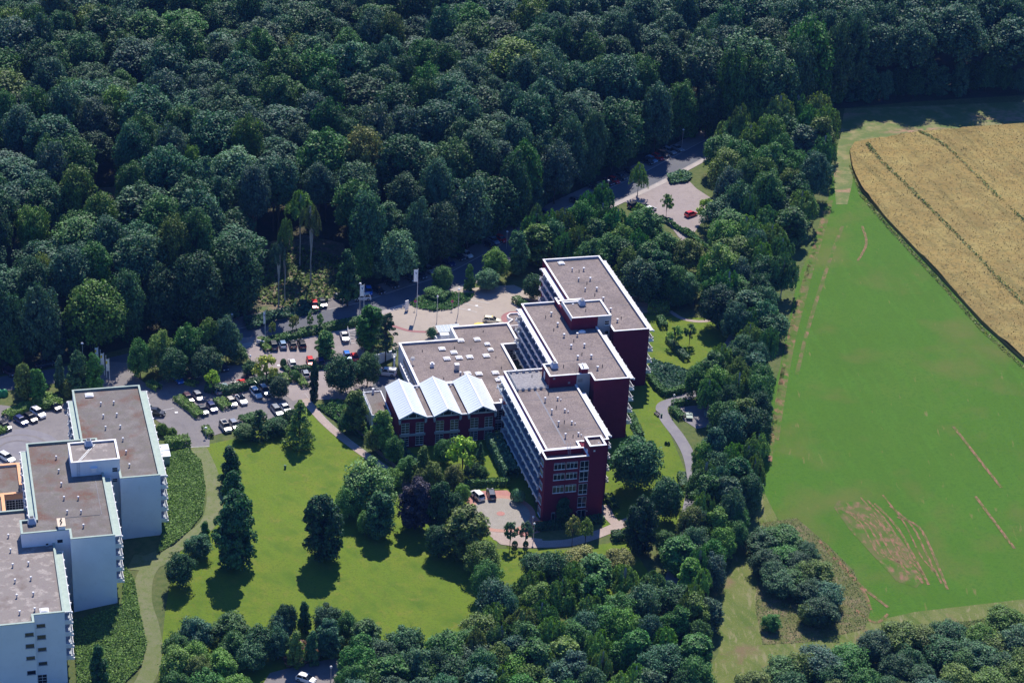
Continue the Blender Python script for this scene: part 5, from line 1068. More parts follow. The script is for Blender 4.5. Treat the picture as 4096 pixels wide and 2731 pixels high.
# planted beds, too fine to count
scrub('ground_cover', [PG([(385,1042),(432,1034),(462,1060),(472,1120),(466,1180),(440,1215),(400,1250),(362,1272),(372,1225),(380,1150)])], 22000, 'light', 'leafy ground cover on the bank right of the farthest white block', .9, .16, bumps=2.6, seed=31)
scrub('ground_cover', [PG([(286,1300),(308,1330),(320,1400),(338,1480),(325,1530),(270,1585),(180,1600),(168,1430),(280,1392)])], 24000, 'light', 'leafy ground cover on the bank below the middle white block', .9, .16, bumps=2.6, seed=32)
scrub('planted_bed', [PG([(1486,850),(1500,830),(1560,850),(1590,860),(1585,890),(1530,905),(1510,885)])], 3800, 'blue', 'mixed shrubs in the planted bed right of the rear block', 1.8, .3, seed=33)
scrub('planted_bed', [PG([(940,700),(958,687),(1010,672),(1090,676),(1080,690),(1036,712),(995,716),(956,708)])], 3800, 'mid', 'low planting on the half moon plaza island', .9, .22, seed=34)
scrub('planted_bed', [PG([(862,965),(905,985),(935,1040),(985,1080),(1000,1110),(960,1112),(900,1060),(855,1010)])], 5200, 'blue', 'garden shrubs along the timber fence', 2.4, .32, seed=35)
scrub('planted_bed', [PG([(1455,960),(1470,985),(1478,1000),(1462,1006),(1448,980)])], 900, 'silver', 'pale shrubs at the middle block foot', 1.0, .25, seed=36)
scrub('planted_bed', [PG([(725,935),(780,930),(850,985),(865,1015),(830,1010),(770,965)])], 4200, 'mid', 'shrub bank between the footpath and the side annexe', 2.0, .3, seed=37)
scrub('planted_bed', [PG([(1500,492),(1600,545),(1640,590),(1600,560),(1480,480),(1440,470)])], 2500, 'mid', 'shrub strip crossing the north car park', 1.6, .3, seed=38)
scrub('planted_bed', [PG([(1532,408),(1560,395),(1590,405),(1580,420),(1540,425)])], 1400, 'silver', 'pale shrub bed at the top of the north car park', 1.6, .3, seed=39)
ISL = PG([(1752,1200),(1830,1190),(1900,1250),(1960,1310),(2000,1400),(1985,1445),(1850,1475),(1752,1480),(1735,1400),(1740,1260)])
drape('rough_meadow', [ISL], .09, surf('rough_meadow_grass', (.11, .115, .035), [((.19, .15, .08), .25, .45, .62), ((.08, .11, .025), .9, .45, .7), ((.22, .19, .11), 3, .55, .7)], .95, .5, 3))
scrub('tall_grass', [ISL], 9000, 'olive', 'tall dry grass around the shrub island on the verge', .5, .10, bumps=3, seed=51)
scrub('tall_grass', [PG([(1640,1600),(1850,1535),(1990,1490),(2120,1440),(2420,1400),(2420,1420),(2130,1470),(1900,1560),(1720,1610)])], 6000, 'olive', 'rough grass fringe above the bottom right thicket', .5, .11, bumps=3, seed=52)
scrub('planted_bed', [PG([(640,1500),(690,1480),(745,1490),(730,1525),(660,1535)])], 3200, 'brown', 'dry brown brushwood heap beside the bottom road', 1.8, .28, seed=40)
scrub('field_margin_weeds', [PG([(1950,380),(1975,452),(2042,530),(2150,646),(2254,762),(2352,850),(2352,842),(2256,752),(2152,636),(2044,520),(1980,446),(1956,385)])], 2200, 'gold', 'thin weedy margin along the lower edge of the grain field', .5, .18, seed=41)
for sd_, ln_, lb_ in ((42, [(1990,338),(2017,375),(2090,445),(2150,505),(2218,574),(2300,660),(2370,730)], 'left'), (43, [(2108,312),(2170,345),(2268,440),(2352,520)], 'right')):
    scrub('weed_strip', strip_polys(smoothline(PG(ln_), 2), -.6, .6), 90, 'olive', f'{lb_} green weedy tramline through the grain field', .5, .2, seed=sd_).location.z = 1.45
# ------------------------------------------------------------------ cars
def car_meshes(kind):
    Lh, Wd, Ht = {'hatch': (2.0, .86, 1.48), 'sedan': (2.25, .88, 1.42), 'wagon': (2.3, .88, 1.50), 'suv': (2.2, .92, 1.72), 'van': (2.35, .92, 1.85)}[kind]
    belt = {'suv': 1.02, 'van': 1.08}.get(kind, .90)
    # body: cross-sections from rear to nose (x, half width, top z)
    st = [(-Lh, .78, .55), (-Lh+.04, .90, .82), (-Lh+.25, .97, belt), (-.9, 1, belt+.02), (.75, 1, belt), (Lh-.75, .97, belt-.10), (Lh-.22, .90, belt-.24), (Lh, .74, .45)]
    v = []; f = []
    for x, w, z in st: v += [(x, -Wd*w, .24), (x, -Wd*w, z-.14), (x, -Wd*w*.90, z), (x, Wd*w*.90, z), (x, Wd*w, z-.14), (x, Wd*w, .24)]
    n = 6
    for i in range(len(st)-1):
        for k in range(5): f.append((i*n+k, i*n+k+1, (i+1)*n+k+1, (i+1)*n+k))
        f.append((i*n+5, i*n, (i+1)*n, (i+1)*n+5))
    f += [(0, 5, 4, 3, 2, 1), tuple((len(st)-1)*n+k for k in range(6))]
    b = MB(); b.add(v, f)
    xr, xf = {'hatch': (-1.85, 1.0), 'sedan': (-1.65, .95), 'wagon': (-2.15, 1.0), 'suv': (-2.0, 1.05), 'van': (-2.28, 1.25)}[kind]
    tr, tf = {'hatch': (-1.45, .25), 'sedan': (-.95, .15), 'wagon': (-1.85, .2), 'suv': (-1.7, .3), 'van': (-2.2, .55)}[kind]
    w0, w1 = Wd*.90, Wd*.72
    # roof skin and pillars in body colour
    b.add([(tr-.03, -w1, Ht-.05), (tf+.03, -w1, Ht-.05), (tf+.03, w1, Ht-.05), (tr-.03, w1, Ht-.05), (tr+.1, -w1*.88, Ht), (tf-.1, -w1*.88, Ht), (tf-.1, w1*.88, Ht), (tr+.1, w1*.88, Ht)], [(0, 1, 5, 4), (1, 2, 6, 5), (2, 3, 7, 6), (3, 0, 4, 7), (4, 5, 6, 7)])
    def pil(xa, xb, s, wd=.05):
        b.add([(xa-wd, s*w0*1.012, belt-.02), (xa+wd, s*w0*1.012, belt-.02), (xb+wd, s*w1*1.03, Ht-.04), (xb-wd, s*w1*1.03, Ht-.04), (xa-wd, s*w0*.95, belt-.02), (xb-wd, s*w1*.95, Ht-.04)], [(0, 1, 2, 3), (0, 3, 5, 4)] if s < 0 else [(3, 2, 1, 0), (4, 5, 3, 0)])
    for s in (-1, 1):
        pil(xf, tf, s); pil(xr, tr, s, .10 if kind != 'van' else .3); pil((xr+xf)/2+.05, (tr+tf)/2, s)
    if kind == 'van': b.box(-2.3, -.2, -w1*1.02-.08, w1*1.02+.08, belt, Ht-.03)
    body = b.mesh('body', M_carp)
    g = MB(); g.add([(xr, -w0, belt-.02), (xf, -w0, belt-.02), (xf, w0, belt-.02), (xr, w0, belt-.02), (tr, -w1, Ht-.06), (tf, -w1, Ht-.06), (tf, w1, Ht-.06), (tr, w1, Ht-.06)], [(0, 1, 5, 4), (1, 2, 6, 5), (2, 3, 7, 6), (3, 0, 4, 7)])
    glass = g.mesh('windows', M_glass)
    wr = .33 if kind not in ('suv', 'van') else .37; t = MB(); t.tube((0, -.11, 0), (0, .11, 0), wr, n=14); t.tube((0, -.125, 0), (0, .125, 0), wr*.6, n=8, mi=1); wheel = t.mesh('wheel', [M_tyre, M_rim])
    h = MB(); h.box(-.06, .06, -.16, .16, -.07, .07); hl = h.mesh('headlight', M_lampw); h = MB(); h.box(-.05, .05, -.13, .13, -.10, .10); tl = h.mesh('tail_light', M_lampr)
    p = MB(); p.box(-.02, .02, -.26, .26, -.06, .06); pl = p.mesh('number_plate', M_wpaint)
    parts = [('windows', glass, (0, 0, 0))]+[('wheel', wheel, (x, y, wr)) for x in (-Lh*.62, Lh*.64) for y in (-Wd*.93, Wd*.93)]
    parts += [('headlight', hl, (Lh-.10, s*Wd*.62, .56)) for s in (-1, 1)]+[('tail_light', tl, (-Lh+.02, s*Wd*.68, .72)) for s in (-1, 1)]+[('number_plate', pl, (-Lh-.005, 0, .5))]
    return body, parts
CM = {k: car_meshes(k) for k in ('hatch', 'sedan', 'wagon', 'suv', 'van')}
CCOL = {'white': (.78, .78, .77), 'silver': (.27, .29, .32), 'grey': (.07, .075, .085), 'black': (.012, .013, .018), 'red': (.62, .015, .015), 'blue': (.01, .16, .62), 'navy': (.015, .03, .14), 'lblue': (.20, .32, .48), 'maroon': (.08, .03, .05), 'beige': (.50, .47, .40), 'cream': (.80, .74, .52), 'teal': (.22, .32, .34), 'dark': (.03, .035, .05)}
def car(kind, px, py, dx, dy, col, label, group=None, extra=None, roof=None):
    x, y, z = G(px, py+1.5); x2, y2, _ = G(px+dx*6, py+1.5+dy*6); rz = math.atan2(y2-y, x2-x); body, parts = CM[kind]
    o = thing('van' if kind == 'van' else 'taxi' if col == 'cream' else 'parked_car', label, 'van' if kind == 'van' else 'car', (x, y, z+.13), rz, group)
    b = link('body', body, o, local=True); b.color = (*CCOL[col], 1)
    for n, m, lc in parts:
        c = link(n, m, o, local=True); c.location = lc
    if roof:
        r = MB(); r.box(-1.2, .2, -.5, .5, 0, .01); r = link('sunroof', r.mesh('sunroof', M_glass), o, local=True); r.location = (0, 0, {'suv': 1.725, 'wagon': 1.505, 'hatch': 1.485, 'sedan': 1.425}[kind])
    return o
u5 = lambda x, y: (344.5+.2442*x, 689.0+.2442*y)
u3 = lambda x, y: (.2442*x, 832.6+.2442*y)
ur = lambda x, y: (631.7+.293*x, 459.4+.293*y)
ub = lambda x, y: (1205.9+.3175*x, 287.1+.3175*y)
N1 = (-.32, -.95); S1 = (.32, .95); S2 = (.62, .78); N2 = (-.62, -.78); RD = (.78, .52)
CARS = [
 ('suv',u5(1160,438),N1,'grey','dark grey off-roader, leftmost of four cars under the long hedge'),('hatch',u5(1247,430),N1,'lblue','pale blue car, second of the four under the long hedge'),
 ('hatch',u5(1340,430),N1,'black','black hatchback, third of the four under the long hedge'),('wagon',u5(1427,425),N1,'black','black car at the right end of the four under the long hedge'),
 ('sedan',u5(1830,358),S1,'white','white car beside the outdoor steps'),('hatch',u5(1657,368),S1,'white','white car half hidden behind the young leafy tree'),
 ('hatch',u5(1337,608),N1,'white','white car beside the clipped egg shaped bush'),('hatch',u5(1510,597),S1,'red','red hatchback left of the narrow black conifer'),
 ('hatch',u5(1603,590),N1,'navy','dark blue car right of the narrow black conifer'),('hatch',u5(1855,545),S1,'blue','blue car at the upper lot right side, mostly behind leaves'),
 ('hatch',u5(1922,545),N1,'red','red car at the right end of the upper car park'),('hatch',u5(1462,710),N1,'silver','silver hatchback below the dark hedge of the upper lot'),
 ('sedan',u5(265,755),S2,'blue','bright blue car alone at the left of lower car park'),('hatch',u5(435,703),S2,'silver','silver car in the grove shade beside the small hedge'),
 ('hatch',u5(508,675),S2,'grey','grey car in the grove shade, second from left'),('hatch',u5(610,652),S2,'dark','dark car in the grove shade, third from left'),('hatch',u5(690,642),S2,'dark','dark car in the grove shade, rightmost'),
 ('hatch',u5(628,860),N2,'silver','silver car behind the planting strip under the small bright tree'),('hatch',u5(697,836),N2,'teal','pale teal car right of the small bright tree'),
 ('hatch',u5(812,818),N2,'beige','beige car left of the red hatchback in the lower lot'),('hatch',u5(865,797),N2,'red','red hatchback in the lower car park'),('hatch',u5(952,770),S2,'black','black car right of the lower red hatchback'),
 ('hatch',u5(360,940),S2,'maroon','dark maroon car at the left end of the middle row'),('hatch',u5(455,922),S2,'silver','silver car beside the dark maroon one'),
 ('sedan',u5(495,1050),S2,'grey','dark grey saloon right of the clipped hedges in the lower lot'),('hatch',u5(585,1025),S2,'navy','navy car right of the dark grey saloon'),
 ('hatch',u5(768,977),S2,'beige','beige white hatchback left of the white coupe'),('sedan',u5(860,950),S2,'white','white coupe with dark glass roof in the middle row',dict(roof=1)),
 ('wagon',u5(998,890),S2,'white','white estate car left of the silver estate'),('wagon',u5(1082,867),S2,'silver','silver estate car at the right end of the middle row'),
 ('wagon',u5(1195,1057),S2,'silver','silver estate in the bottom row behind the dark cone tree'),('sedan',u5(1275,1035),S2,'white','white car at the right end of the bottom row'),
 ('suv',u5(710,1210),S2,'beige','white off-roader with dark roof glass at the bottom row left end',dict(roof=1)),('hatch',u5(795,1190),S2,'silver','silver car right of the white off-roader'),
 ('suv',u5(55,1077),(1,.12),'black','black off-roader beside the farthest white block'),
 ('van',u5(2225,700),(-1,-.04),'white','white van in the service yard below the retaining wall'),
 ('hatch',u3(45,615),RD,'black','black car at the left picture edge on the forecourt'),('hatch',u3(200,562),RD,'navy','blue car second from left on the forecourt'),
 ('hatch',u3(290,537),RD,'black','black car between the blue and the white one on forecourt'),('suv',u3(360,492),RD,'white','large white car on the forecourt'),
 ('hatch',u3(515,428),RD,'black','black car right beside the farthest white block corner'),('wagon',u3(66,910),(.85,.5),'white','white estate car at the roundabout'),
 ('hatch',(23,858),RD,'maroon','dark red car in the shade on the left road'),('sedan',(104,840),(.9,-.2),'dark','dark car in the shade on the left road'),
 ('hatch',ur(313,836),(.2,.97),'red','red car, leftmost in the roadside bays'),('hatch',ur(372,821),(.4,.9),'dark','dark car beside the leftmost red one in the bays'),
 ('hatch',ur(512,781),RD,'silver','silver car in the bays behind the lamp post'),('suv',ur(685,780),(-1,.05),'white','white off-roader driving on the road by the lamp post'),
 ('hatch',ur(735,725),(.2,1),'blue','blue car in the bays beside the left white flag'),('hatch',ur(812,721),RD,'black','black car in the bays right of the blue one'),
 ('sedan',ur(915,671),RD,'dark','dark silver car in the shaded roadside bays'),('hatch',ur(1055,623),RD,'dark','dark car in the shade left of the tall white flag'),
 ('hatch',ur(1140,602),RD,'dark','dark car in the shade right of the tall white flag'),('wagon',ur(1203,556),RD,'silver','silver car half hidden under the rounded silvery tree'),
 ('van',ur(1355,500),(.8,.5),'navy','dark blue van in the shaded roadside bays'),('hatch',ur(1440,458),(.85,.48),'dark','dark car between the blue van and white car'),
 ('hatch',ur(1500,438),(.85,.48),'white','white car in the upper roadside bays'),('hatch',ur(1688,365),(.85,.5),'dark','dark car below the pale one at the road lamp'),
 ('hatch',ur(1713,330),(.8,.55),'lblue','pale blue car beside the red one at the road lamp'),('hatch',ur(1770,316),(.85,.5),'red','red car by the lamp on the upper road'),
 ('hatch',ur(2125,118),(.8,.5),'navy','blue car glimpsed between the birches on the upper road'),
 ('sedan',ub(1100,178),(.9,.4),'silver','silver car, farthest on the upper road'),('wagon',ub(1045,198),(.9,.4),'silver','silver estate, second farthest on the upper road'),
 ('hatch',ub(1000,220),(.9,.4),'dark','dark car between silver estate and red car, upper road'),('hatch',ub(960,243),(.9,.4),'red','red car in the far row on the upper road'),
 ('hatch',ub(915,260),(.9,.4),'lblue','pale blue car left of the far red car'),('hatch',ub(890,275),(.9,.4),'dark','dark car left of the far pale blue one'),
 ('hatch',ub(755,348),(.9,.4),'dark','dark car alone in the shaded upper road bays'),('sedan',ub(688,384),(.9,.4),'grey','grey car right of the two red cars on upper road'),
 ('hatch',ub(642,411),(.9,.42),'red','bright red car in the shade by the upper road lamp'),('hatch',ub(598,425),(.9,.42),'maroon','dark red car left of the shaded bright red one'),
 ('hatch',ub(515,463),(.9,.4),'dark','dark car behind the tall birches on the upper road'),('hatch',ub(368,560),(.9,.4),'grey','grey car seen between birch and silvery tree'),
 ('wagon',ub(790,588),(.9,-.35),'black','black estate in the north car park'),('hatch',ub(855,600),(.9,-.35),'dark','dark car right of the black estate, north car park'),
 ('hatch',ub(905,620),(.9,-.35),'white','white car roof showing behind shrubs in north car park'),('hatch',ub(1200,655),(.95,-.3),'red','bright red hatchback alone in the north car park'),
 ('hatch',ub(1385,560),(.3,.9),'navy','dark blue car under trees at the north car park edge'),
 ('hatch',ub(720,1112),(.95,-.2),'black','black car in the shade behind the rear block'),('hatch',ub(838,1162),(.95,-.12),'silver','silver hatchback in the east car park'),
 ('wagon',(1130,739),(1,.12),'cream','cream taxi with roof sign at the entrance'),
 ('suv',(1095.5,1141.5),(-.75,-.65),'white','white off-roader with open door on the red paving'),('wagon',(1128,1138),(-.25,-.97),'grey','dark grey estate on the red paving'),
 ('hatch',(703,1563),(.9,.3),'white','white car cut by the bottom picture edge'),
]
for c in CARS: car(c[0], c[1][0], c[1][1], c[2][0], c[2][1], c[3], c[4], group='parked cars', **(c[5] if len(c) > 5 else {}))
tx = [o for o in COL.objects if o.name == 'taxi'][0]; m = MB(); m.box(-.12, .12, -.3, .3, 1.5, 1.66); s_ = m.obj('roof_sign', surf('taxi_sign', (.85, .62, .05), (), .4), tx, local=True)

# ------------------------------------------------------------------ lamps, flags, signs, furniture
def lamp(px, py_top, py_base, label, kind='globe'):
    x, y, z = G(px, py_base); h = (py_base-py_top)/(ppm(x, y, z)*.9); o = thing('street_lamp', label, 'street lamp', (x, y, z), RR.uniform(0, 3))
    m = MB(); m.tube((0, 0, -.2), (0, 0, h), .09, .055, n=8); m.obj('post', M_steel, o, local=True)
    m = MB()
    if kind == 'globe': m.dome((0, 0, h+.15), .26, .26, .3, 12, 6, full=True); m.obj('lamp_globe', M_bubble, o, local=True)
    else: m.tube((0, 0, h), (0, 0, h+.22), .34, .22, n=12); m.obj('lamp_head', M_wpaint, o, local=True)
    return o
lamp(826, 652, 725, 'tall street lamp with flat white head left of the small flag', 'flat'); lamp(192, 788, 868, 'street lamp left of the three banner flags', 'flat')
lamp(1003, 682, 742, 'lamp post standing at the front of the plaza island'); lamp(1052, 665, 722, 'lamp post right of the plaza island', 'flat'); lamp(1163, 533, 573, 'street lamp beside the red car on the upper road', 'flat')
lamp(1395, 416, 450, 'street lamp beside the shaded red cars, upper road', 'flat'); lamp(1545, 918-10, 948, 'globe lamp at the bend of the garden path'); lamp(1223, 1187, 1215, 'lamp with round shade at front block left foot')
lamp(575, 818, 862, 'dark lamp post below the yellow-green tree by the drive'); lamp(1225, 1202, 1240, 'lamp post on the curved front path'); lamp(1208, 1185, 1186, 'low bollard light on the ring') if False else None
lamp(533, 722, 758, 'small lamp seen above the car park grove', 'flat'); lamp(534, 1556, 1590, 'white lamp head at the bottom left road'); lamp(928, 1556, 1590, 'x') if False else lamp(760, 1530, 1562, 'white globe lamp beside the bottom road')
lamp(473, 982, 1004, 'short dark lamp post at the lawn corner of the car park', 'flat'); lamp(1566, 300, 340, 'street lamp at the top end of the upper road', 'flat')
M_logo = surf('flag_blue_print', (.03, .05, .22), (), .8); M_yel = surf('flag_yellow_print', (.75, .58, .03), (), .8)
def flag(px, py_top, py_base, label, flagpx, side=-1, mark='blue', w=.95, empty=False):
    x, y, z = G(px, py_base); s = ppm(x, y, z)*.9; h = (py_base-py_top)/s; o = thing('flagpole', label, 'flag', (x, y, z), math.radians(-14))
    m = MB(); m.tube((0, 0, -.2), (0, 0, h), .08, .05, n=8); m.dome((0, 0, h), .09, .09, .12, 8, 4, full=True); m.obj('pole', M_wpaint, o, local=True)
    if empty: return o
    fh = flagpx/s; m = MB(); n = 8; v = []
    for i in range(n+1):
        for j in range(5):
            u = j/4; v.append((side*(.06+w*u), .10*math.sin(3*u+i*.7)*u, h-.15-fh*i/n-.12*u))
    def cloth(name, mat, i0, i1, j0, j1, off, par):
        k = MB(); vv = []; ff = []
        for i in range(i0, i1+1):
            for j in range(j0, j1+1): p = v[i*5+j]; vv.append((p[0], p[1]+off, p[2]))
        q = j1-j0+1
        for i in range(i1-i0):
            for j in range(j1-j0): ff.append((i*q+j, i*q+j+1, (i+1)*q+j+1, (i+1)*q+j))
        k.add(vv, ff); return k.obj(name, mat, par, local=True)
    f = cloth('flag_cloth', M_flag, 0, n, 0, 4, 0, o)
    if mark == 'blue':      # small cross-like emblem with vertical lettering below
        for off in (-.02, .02):
            k = MB(); cx = side*w*.5; cz = h-.15-fh*.30; k.add([(cx-.25, off, cz+.3), (cx-.13, off, cz+.3), (cx+.25, off, cz-.3), (cx+.13, off, cz-.3)], [(0, 1, 2, 3)]); k.add([(cx+.25, off, cz+.3), (cx+.13, off, cz+.3), (cx-.25, off, cz-.3), (cx-.13, off, cz-.3)], [(0, 1, 2, 3)])
            for i in range(5): k.add([(cx+.18, off, cz-.55-.2*i), (cx+.3, off, cz-.55-.2*i), (cx+.3, off, cz-.65-.2*i), (cx+.18, off, cz-.65-.2*i)], [(0, 1, 2, 3)])
            k.obj('emblem', M_logo, f, local=True)
    else:
        for off in (-.02, .02): cloth('emblem', M_yel, 1, 3, 2, 4, off, f)
    b = MB(); b.tube((0, 0, h-.1), (side*(w+.1), 0, h-.2), .025, n=5); b.obj('arm', M_wpaint, o, local=True); return o
flag(957, 619, 722, 'tall white flag with blue emblem at the front of the plaza island', 27); flag(835, 654, 735, 'white flag with blue emblem beside the tall street lamp', 25)
flag(609, 715, 780, 'narrow furled white flag at the car park entrance', 27, w=.4)
flag(227, 797, 850, 'white and yellow banner, leftmost of three at the entrance', 26, w=.7, mark='y'); flag(240, 810, 862, 'white and yellow banner in the middle of three at the entrance', 26, w=.7, mark='y'); flag(252, 823, 872, 'white and yellow banner, rightmost of three at the entrance', 27, w=.7, mark='y')
flag(232, 803, 856, 'bare pole between the left and middle banners', 0, empty=True); flag(245, 816, 868, 'bare pole between the middle and right banners', 0, empty=True)
def board(px, py, w, h, label, rz, post=.3, mat=None, name='sign_board'):
    x, y, z = G(px, py); o = thing(name, label, 'sign', (x, y, z), rz); m = MB(); m.box(-w/2, w/2, -.1, .1, post, post+h); m.obj('board', mat or M_wpaint, o, local=True)
    m = MB(); m.box(-w/2+.05, -w/2+.15, -.05, .05, -.2, post); m.box(w/2-.15, w/2-.05, -.05, .05, -.2, post); m.obj('post', M_steel, o, local=True); return o
board(934, 714, 1.0, 2.6, 'white upright sign board at the tip of the plaza island', math.radians(25)); board(598, 793, 2.2, .9, 'low white sign board at the car park entrance hedge', math.radians(-35), .5)
def roundsign(px, py, label):
    x, y, z = G(px, py); o = thing('traffic_sign', label, 'road sign', (x, y, z), math.radians(-20)); m = MB(); m.tube((0, 0, -.1), (0, 0, 2.5), .035, n=6); m.obj('post', M_steel, o, local=True)
    m = MB(); m.tube((0, -.05, 2.4), (0, .0, 2.4), .34, n=16); m.obj('sign_disc', surf('sign_red', (.65, .03, .05), (), .5) if 'sign_red' not in MATS else MATS['sign_red'], o, local=True); m = MB(); m.tube((0, -.065, 2.4), (0, -.05, 2.4), .22, n=16); d = m.obj('sign_face', surf('sign_blue', (.03, .08, .45), (), .5) if 'sign_blue' not in MATS else MATS['sign_blue'], o, local=True)
    m = MB(); m.add([(-.24, -.068, 2.20), (-.17, -.068, 2.16), (.24, -.068, 2.6), (.17, -.068, 2.64)], [(0, 1, 2, 3)]); m.obj('stripe', MATS['sign_red'], o, local=True)
roundsign(953, 712, 'round red and blue no-stopping sign at the island left side'); roundsign(1038, 712, 'round red and blue no-stopping sign at the island right side')
# bench, bin, tables, parasol, bins, shed, fence
def bench(px, py, rz, label):
    x, y, z = G(px, py); o = thing('park_bench', label, 'bench', (x, y, z), rz); m = MB()
    for k in range(3): m.box(-.9, .9, -.25+.17*k, -.12+.17*k, .43, .47)
    m.obj('seat', M_wood, o, local=True); m = MB()
    for k in range(2): m.box(-.9, .9, .28, .32, .6+.18*k, .74+.18*k)
    m.obj('backrest', M_wood, o, local=True)
    for s_ in (-.7, .7): m = MB(); m.box(s_-.04, s_+.04, -.25, .3, 0, .43); m.box(s_-.04, s_+.04, .25, .32, .4, .95); m.obj('leg', M_dark, o, local=True)
bench(1508, 952+2, math.radians(-75), 'wooden bench on the lawn beside the garden path')
x, y, z = G(1519, 953+5); m = MB(); m.tube((x, y, z), (x, y, z+.9), .22, .25, n=10); m.obj('litter_bin', surf('bin_green', (.03, .10, .06), (), .5), label='small dark green litter bin at the end of the bench', cat='bin')
x, y, z = G(655, 1076); m = MB(); m.tube((x, y, z), (x, y, z+.9), .25, .28, n=10); m.obj('litter_bin', MATS['bin_green'], label='small dark green bin alone on the lawn', cat='bin')
def ttable(px, py, label):
    x, y, z = G(px, py); o = thing('table_tennis_table', label, 'table', (x, y, z), math.radians(74)); m = MB(); m.box(-1.37, -.01, -.76, .76, .72, .78); m.box(.01, 1.37, -.76, .76, .72, .78); m.obj('table_top', M_green, o, local=True)
    m = MB(); m.box(-.01, .01, -.85, .85, .78, .93); m.obj('net', M_steel, o, local=True)
    for s_ in (-.8, .8): m = MB(); m.box(s_-.12, s_+.12, -.5, .5, 0, .72); m.obj('leg', M_greyd, o, local=True)
ttable(1583, 960, 'left of the two pale green table tennis tables'); ttable(1624, 955, 'right of the two pale green table tennis tables')
x, y, z = G(1101, 763); z -= .3; o = thing('parasol', 'yellow parasol peeking over the hall roof edge beside the taxi', 'parasol', (x, y, z)); m = MB(); m.tube((0, 0, 0), (0, 0, 2.6), .04, n=6); m.obj('pole', M_steel, o, local=True)
m = MB(); n = 8; m.add([(0, 0, 2.9)]+[(1.6*math.cos(2*math.pi*k/n), 1.6*math.sin(2*math.pi*k/n), 2.25) for k in range(n)]+[(0, 0, 2.84)]+[(1.6*math.cos(2*math.pi*k/n), 1.6*math.sin(2*math.pi*k/n), 2.19) for k in range(n)], [(0, 1+k, 1+(k+1) % n) for k in range(n)]+[(n+1, n+2+(k+1) % n, n+2+k) for k in range(n)]+[(1+k, n+2+k, n+2+(k+1) % n, 1+(k+1) % n) for k in range(n)]); m.obj('shade', surf('yellow_canvas', (.85, .58, .10), (), .8), o, local=True)
for i, (px, py) in enumerate(((11, 908), (0, 909))):
    x, y, z = G(px, py); m = MB(); m.dome((x, y, z+.1), .85, .85, 1.6, 14, 6); m.tube((x, y, z), (x, y, z+.6), .85, n=14, cap=False); m.obj('bottle_bank', surf('bank_green', (.03, .22, .10), (), .4) if 'bank_green' not in MATS else MATS['bank_green'], label=('green dome shaped bottle bank, right one at the left edge' if i == 0 else 'dark green bottle bank cut by the left picture edge'), cat='container')
sx, sy, sz = G(372, 1058); sh = thing('garden_shed', 'pale shed with two step white roof beside the farthest white block', 'shed', (sx, sy, sz)); m = MB(); m.box(-1.5, 1.5, -2.4, 2.4, -.5, 2.4); m.obj('wall', M_green, sh, local=True); m = MB(); m.box(-1.7, 1.7, -2.6, 0, 2.4, 2.52); m.box(-1.7, 1.7, .05, 2.7, 2.52, 2.64); m.obj('roof', M_metal, sh, local=True)
FL = smoothline(PG([(768,950),(800,985),(828,1003),(868,1042),(908,1078),(943,1111)]), 3)
fo = thing('picket_fence', 'dark timber picket fence beside the footpath', 'fence', (*FL[5], H(*FL[5]))); m = MB(); k0 = 0
for (x, y, dx, dy) in along(FL, .32):
    k0 += 1; m.obox((x, y, 0), (dx, dy), (-dy, dx), .11, .02, H(x, y)+.1, H(x, y)+1.25+.04*(k0 % 3))
m.obj('pickets', M_wood, fo); m = MB()
for a, b in zip(FL[:-1], FL[1:]):
    for hh in (.4, 1.0): m.tube((*a, H(*a)+hh), (*b, H(*b)+hh), .04, n=4)
m.obj('rail', M_wood, fo)
for (x, y, dx, dy) in along(FL, 2.6): m = MB(); m.obox((x+dy*.08, y-dx*.08, 0), (dx, dy), (-dy, dx), .06, .06, H(x, y)-.2, H(x, y)+1.35); m.obj('post', M_wood, fo)
x, y, z = G(1237, 1204); m = MB(); m.box(x-.9, x+.9, y-.5, y+.5, z+.45, z+.62); m.box(x-.85, x+.85, y-.45, y+.45, z, z+.45); m.obj('sand_grit_box', surf('orange_box', (.75, .18, .03), (), .5), label='small orange grit box at the foot of the maroon front corner', cat='box')
x, y, z = G(1420, 1166); m = MB(); m.box(x-.7, x+.7, y-.5, y+.5, z, z+1.3); m.box(x-.75, x+.75, y-.55, y+.55, z+1.3, z+1.4); m.obj('waste_container', M_dark, label='dark waste container at the right corner of front block', cat='container') if False else None
for i, (px, py) in enumerate([(626,774),(672,762),(680,758),(712,755),(735,754)]):
    top('sparse', px, py-32, 18, 4.2, 'light' if i > 2 else 'gold', ['thin sapling at the left end of the long hedge','thin sapling in the middle of the long hedge','pair partner sapling in the middle of the long hedge','small leafy sapling on the long hedge','dark small sapling at the right of the long hedge'][i])
for i, (px, py) in enumerate([(1534, 450), (1470, 470)]): top('sparse', px, py, 34, 6, 'light', ['young tree inside the north car park', 'young tree at the north car park left corner'][i])
top('birch', 1470, 376, 46, 10, 'light', 'slim birch between the upper road and north car park'); top('birch', 1385, 418, 62, 13, 'mid', 'tall birch left of the north car park'); top('birch', 1350, 440, 50, 12, 'mid', 'birch beside the tall one left of the north car park')
top('birch', 1234, 470, 46, 13, 'mid', 'left pointed birch of a pair above the rear block'); top('birch', 1266, 482, 46, 12, 'light', 'right lighter birch of a pair above the rear block')

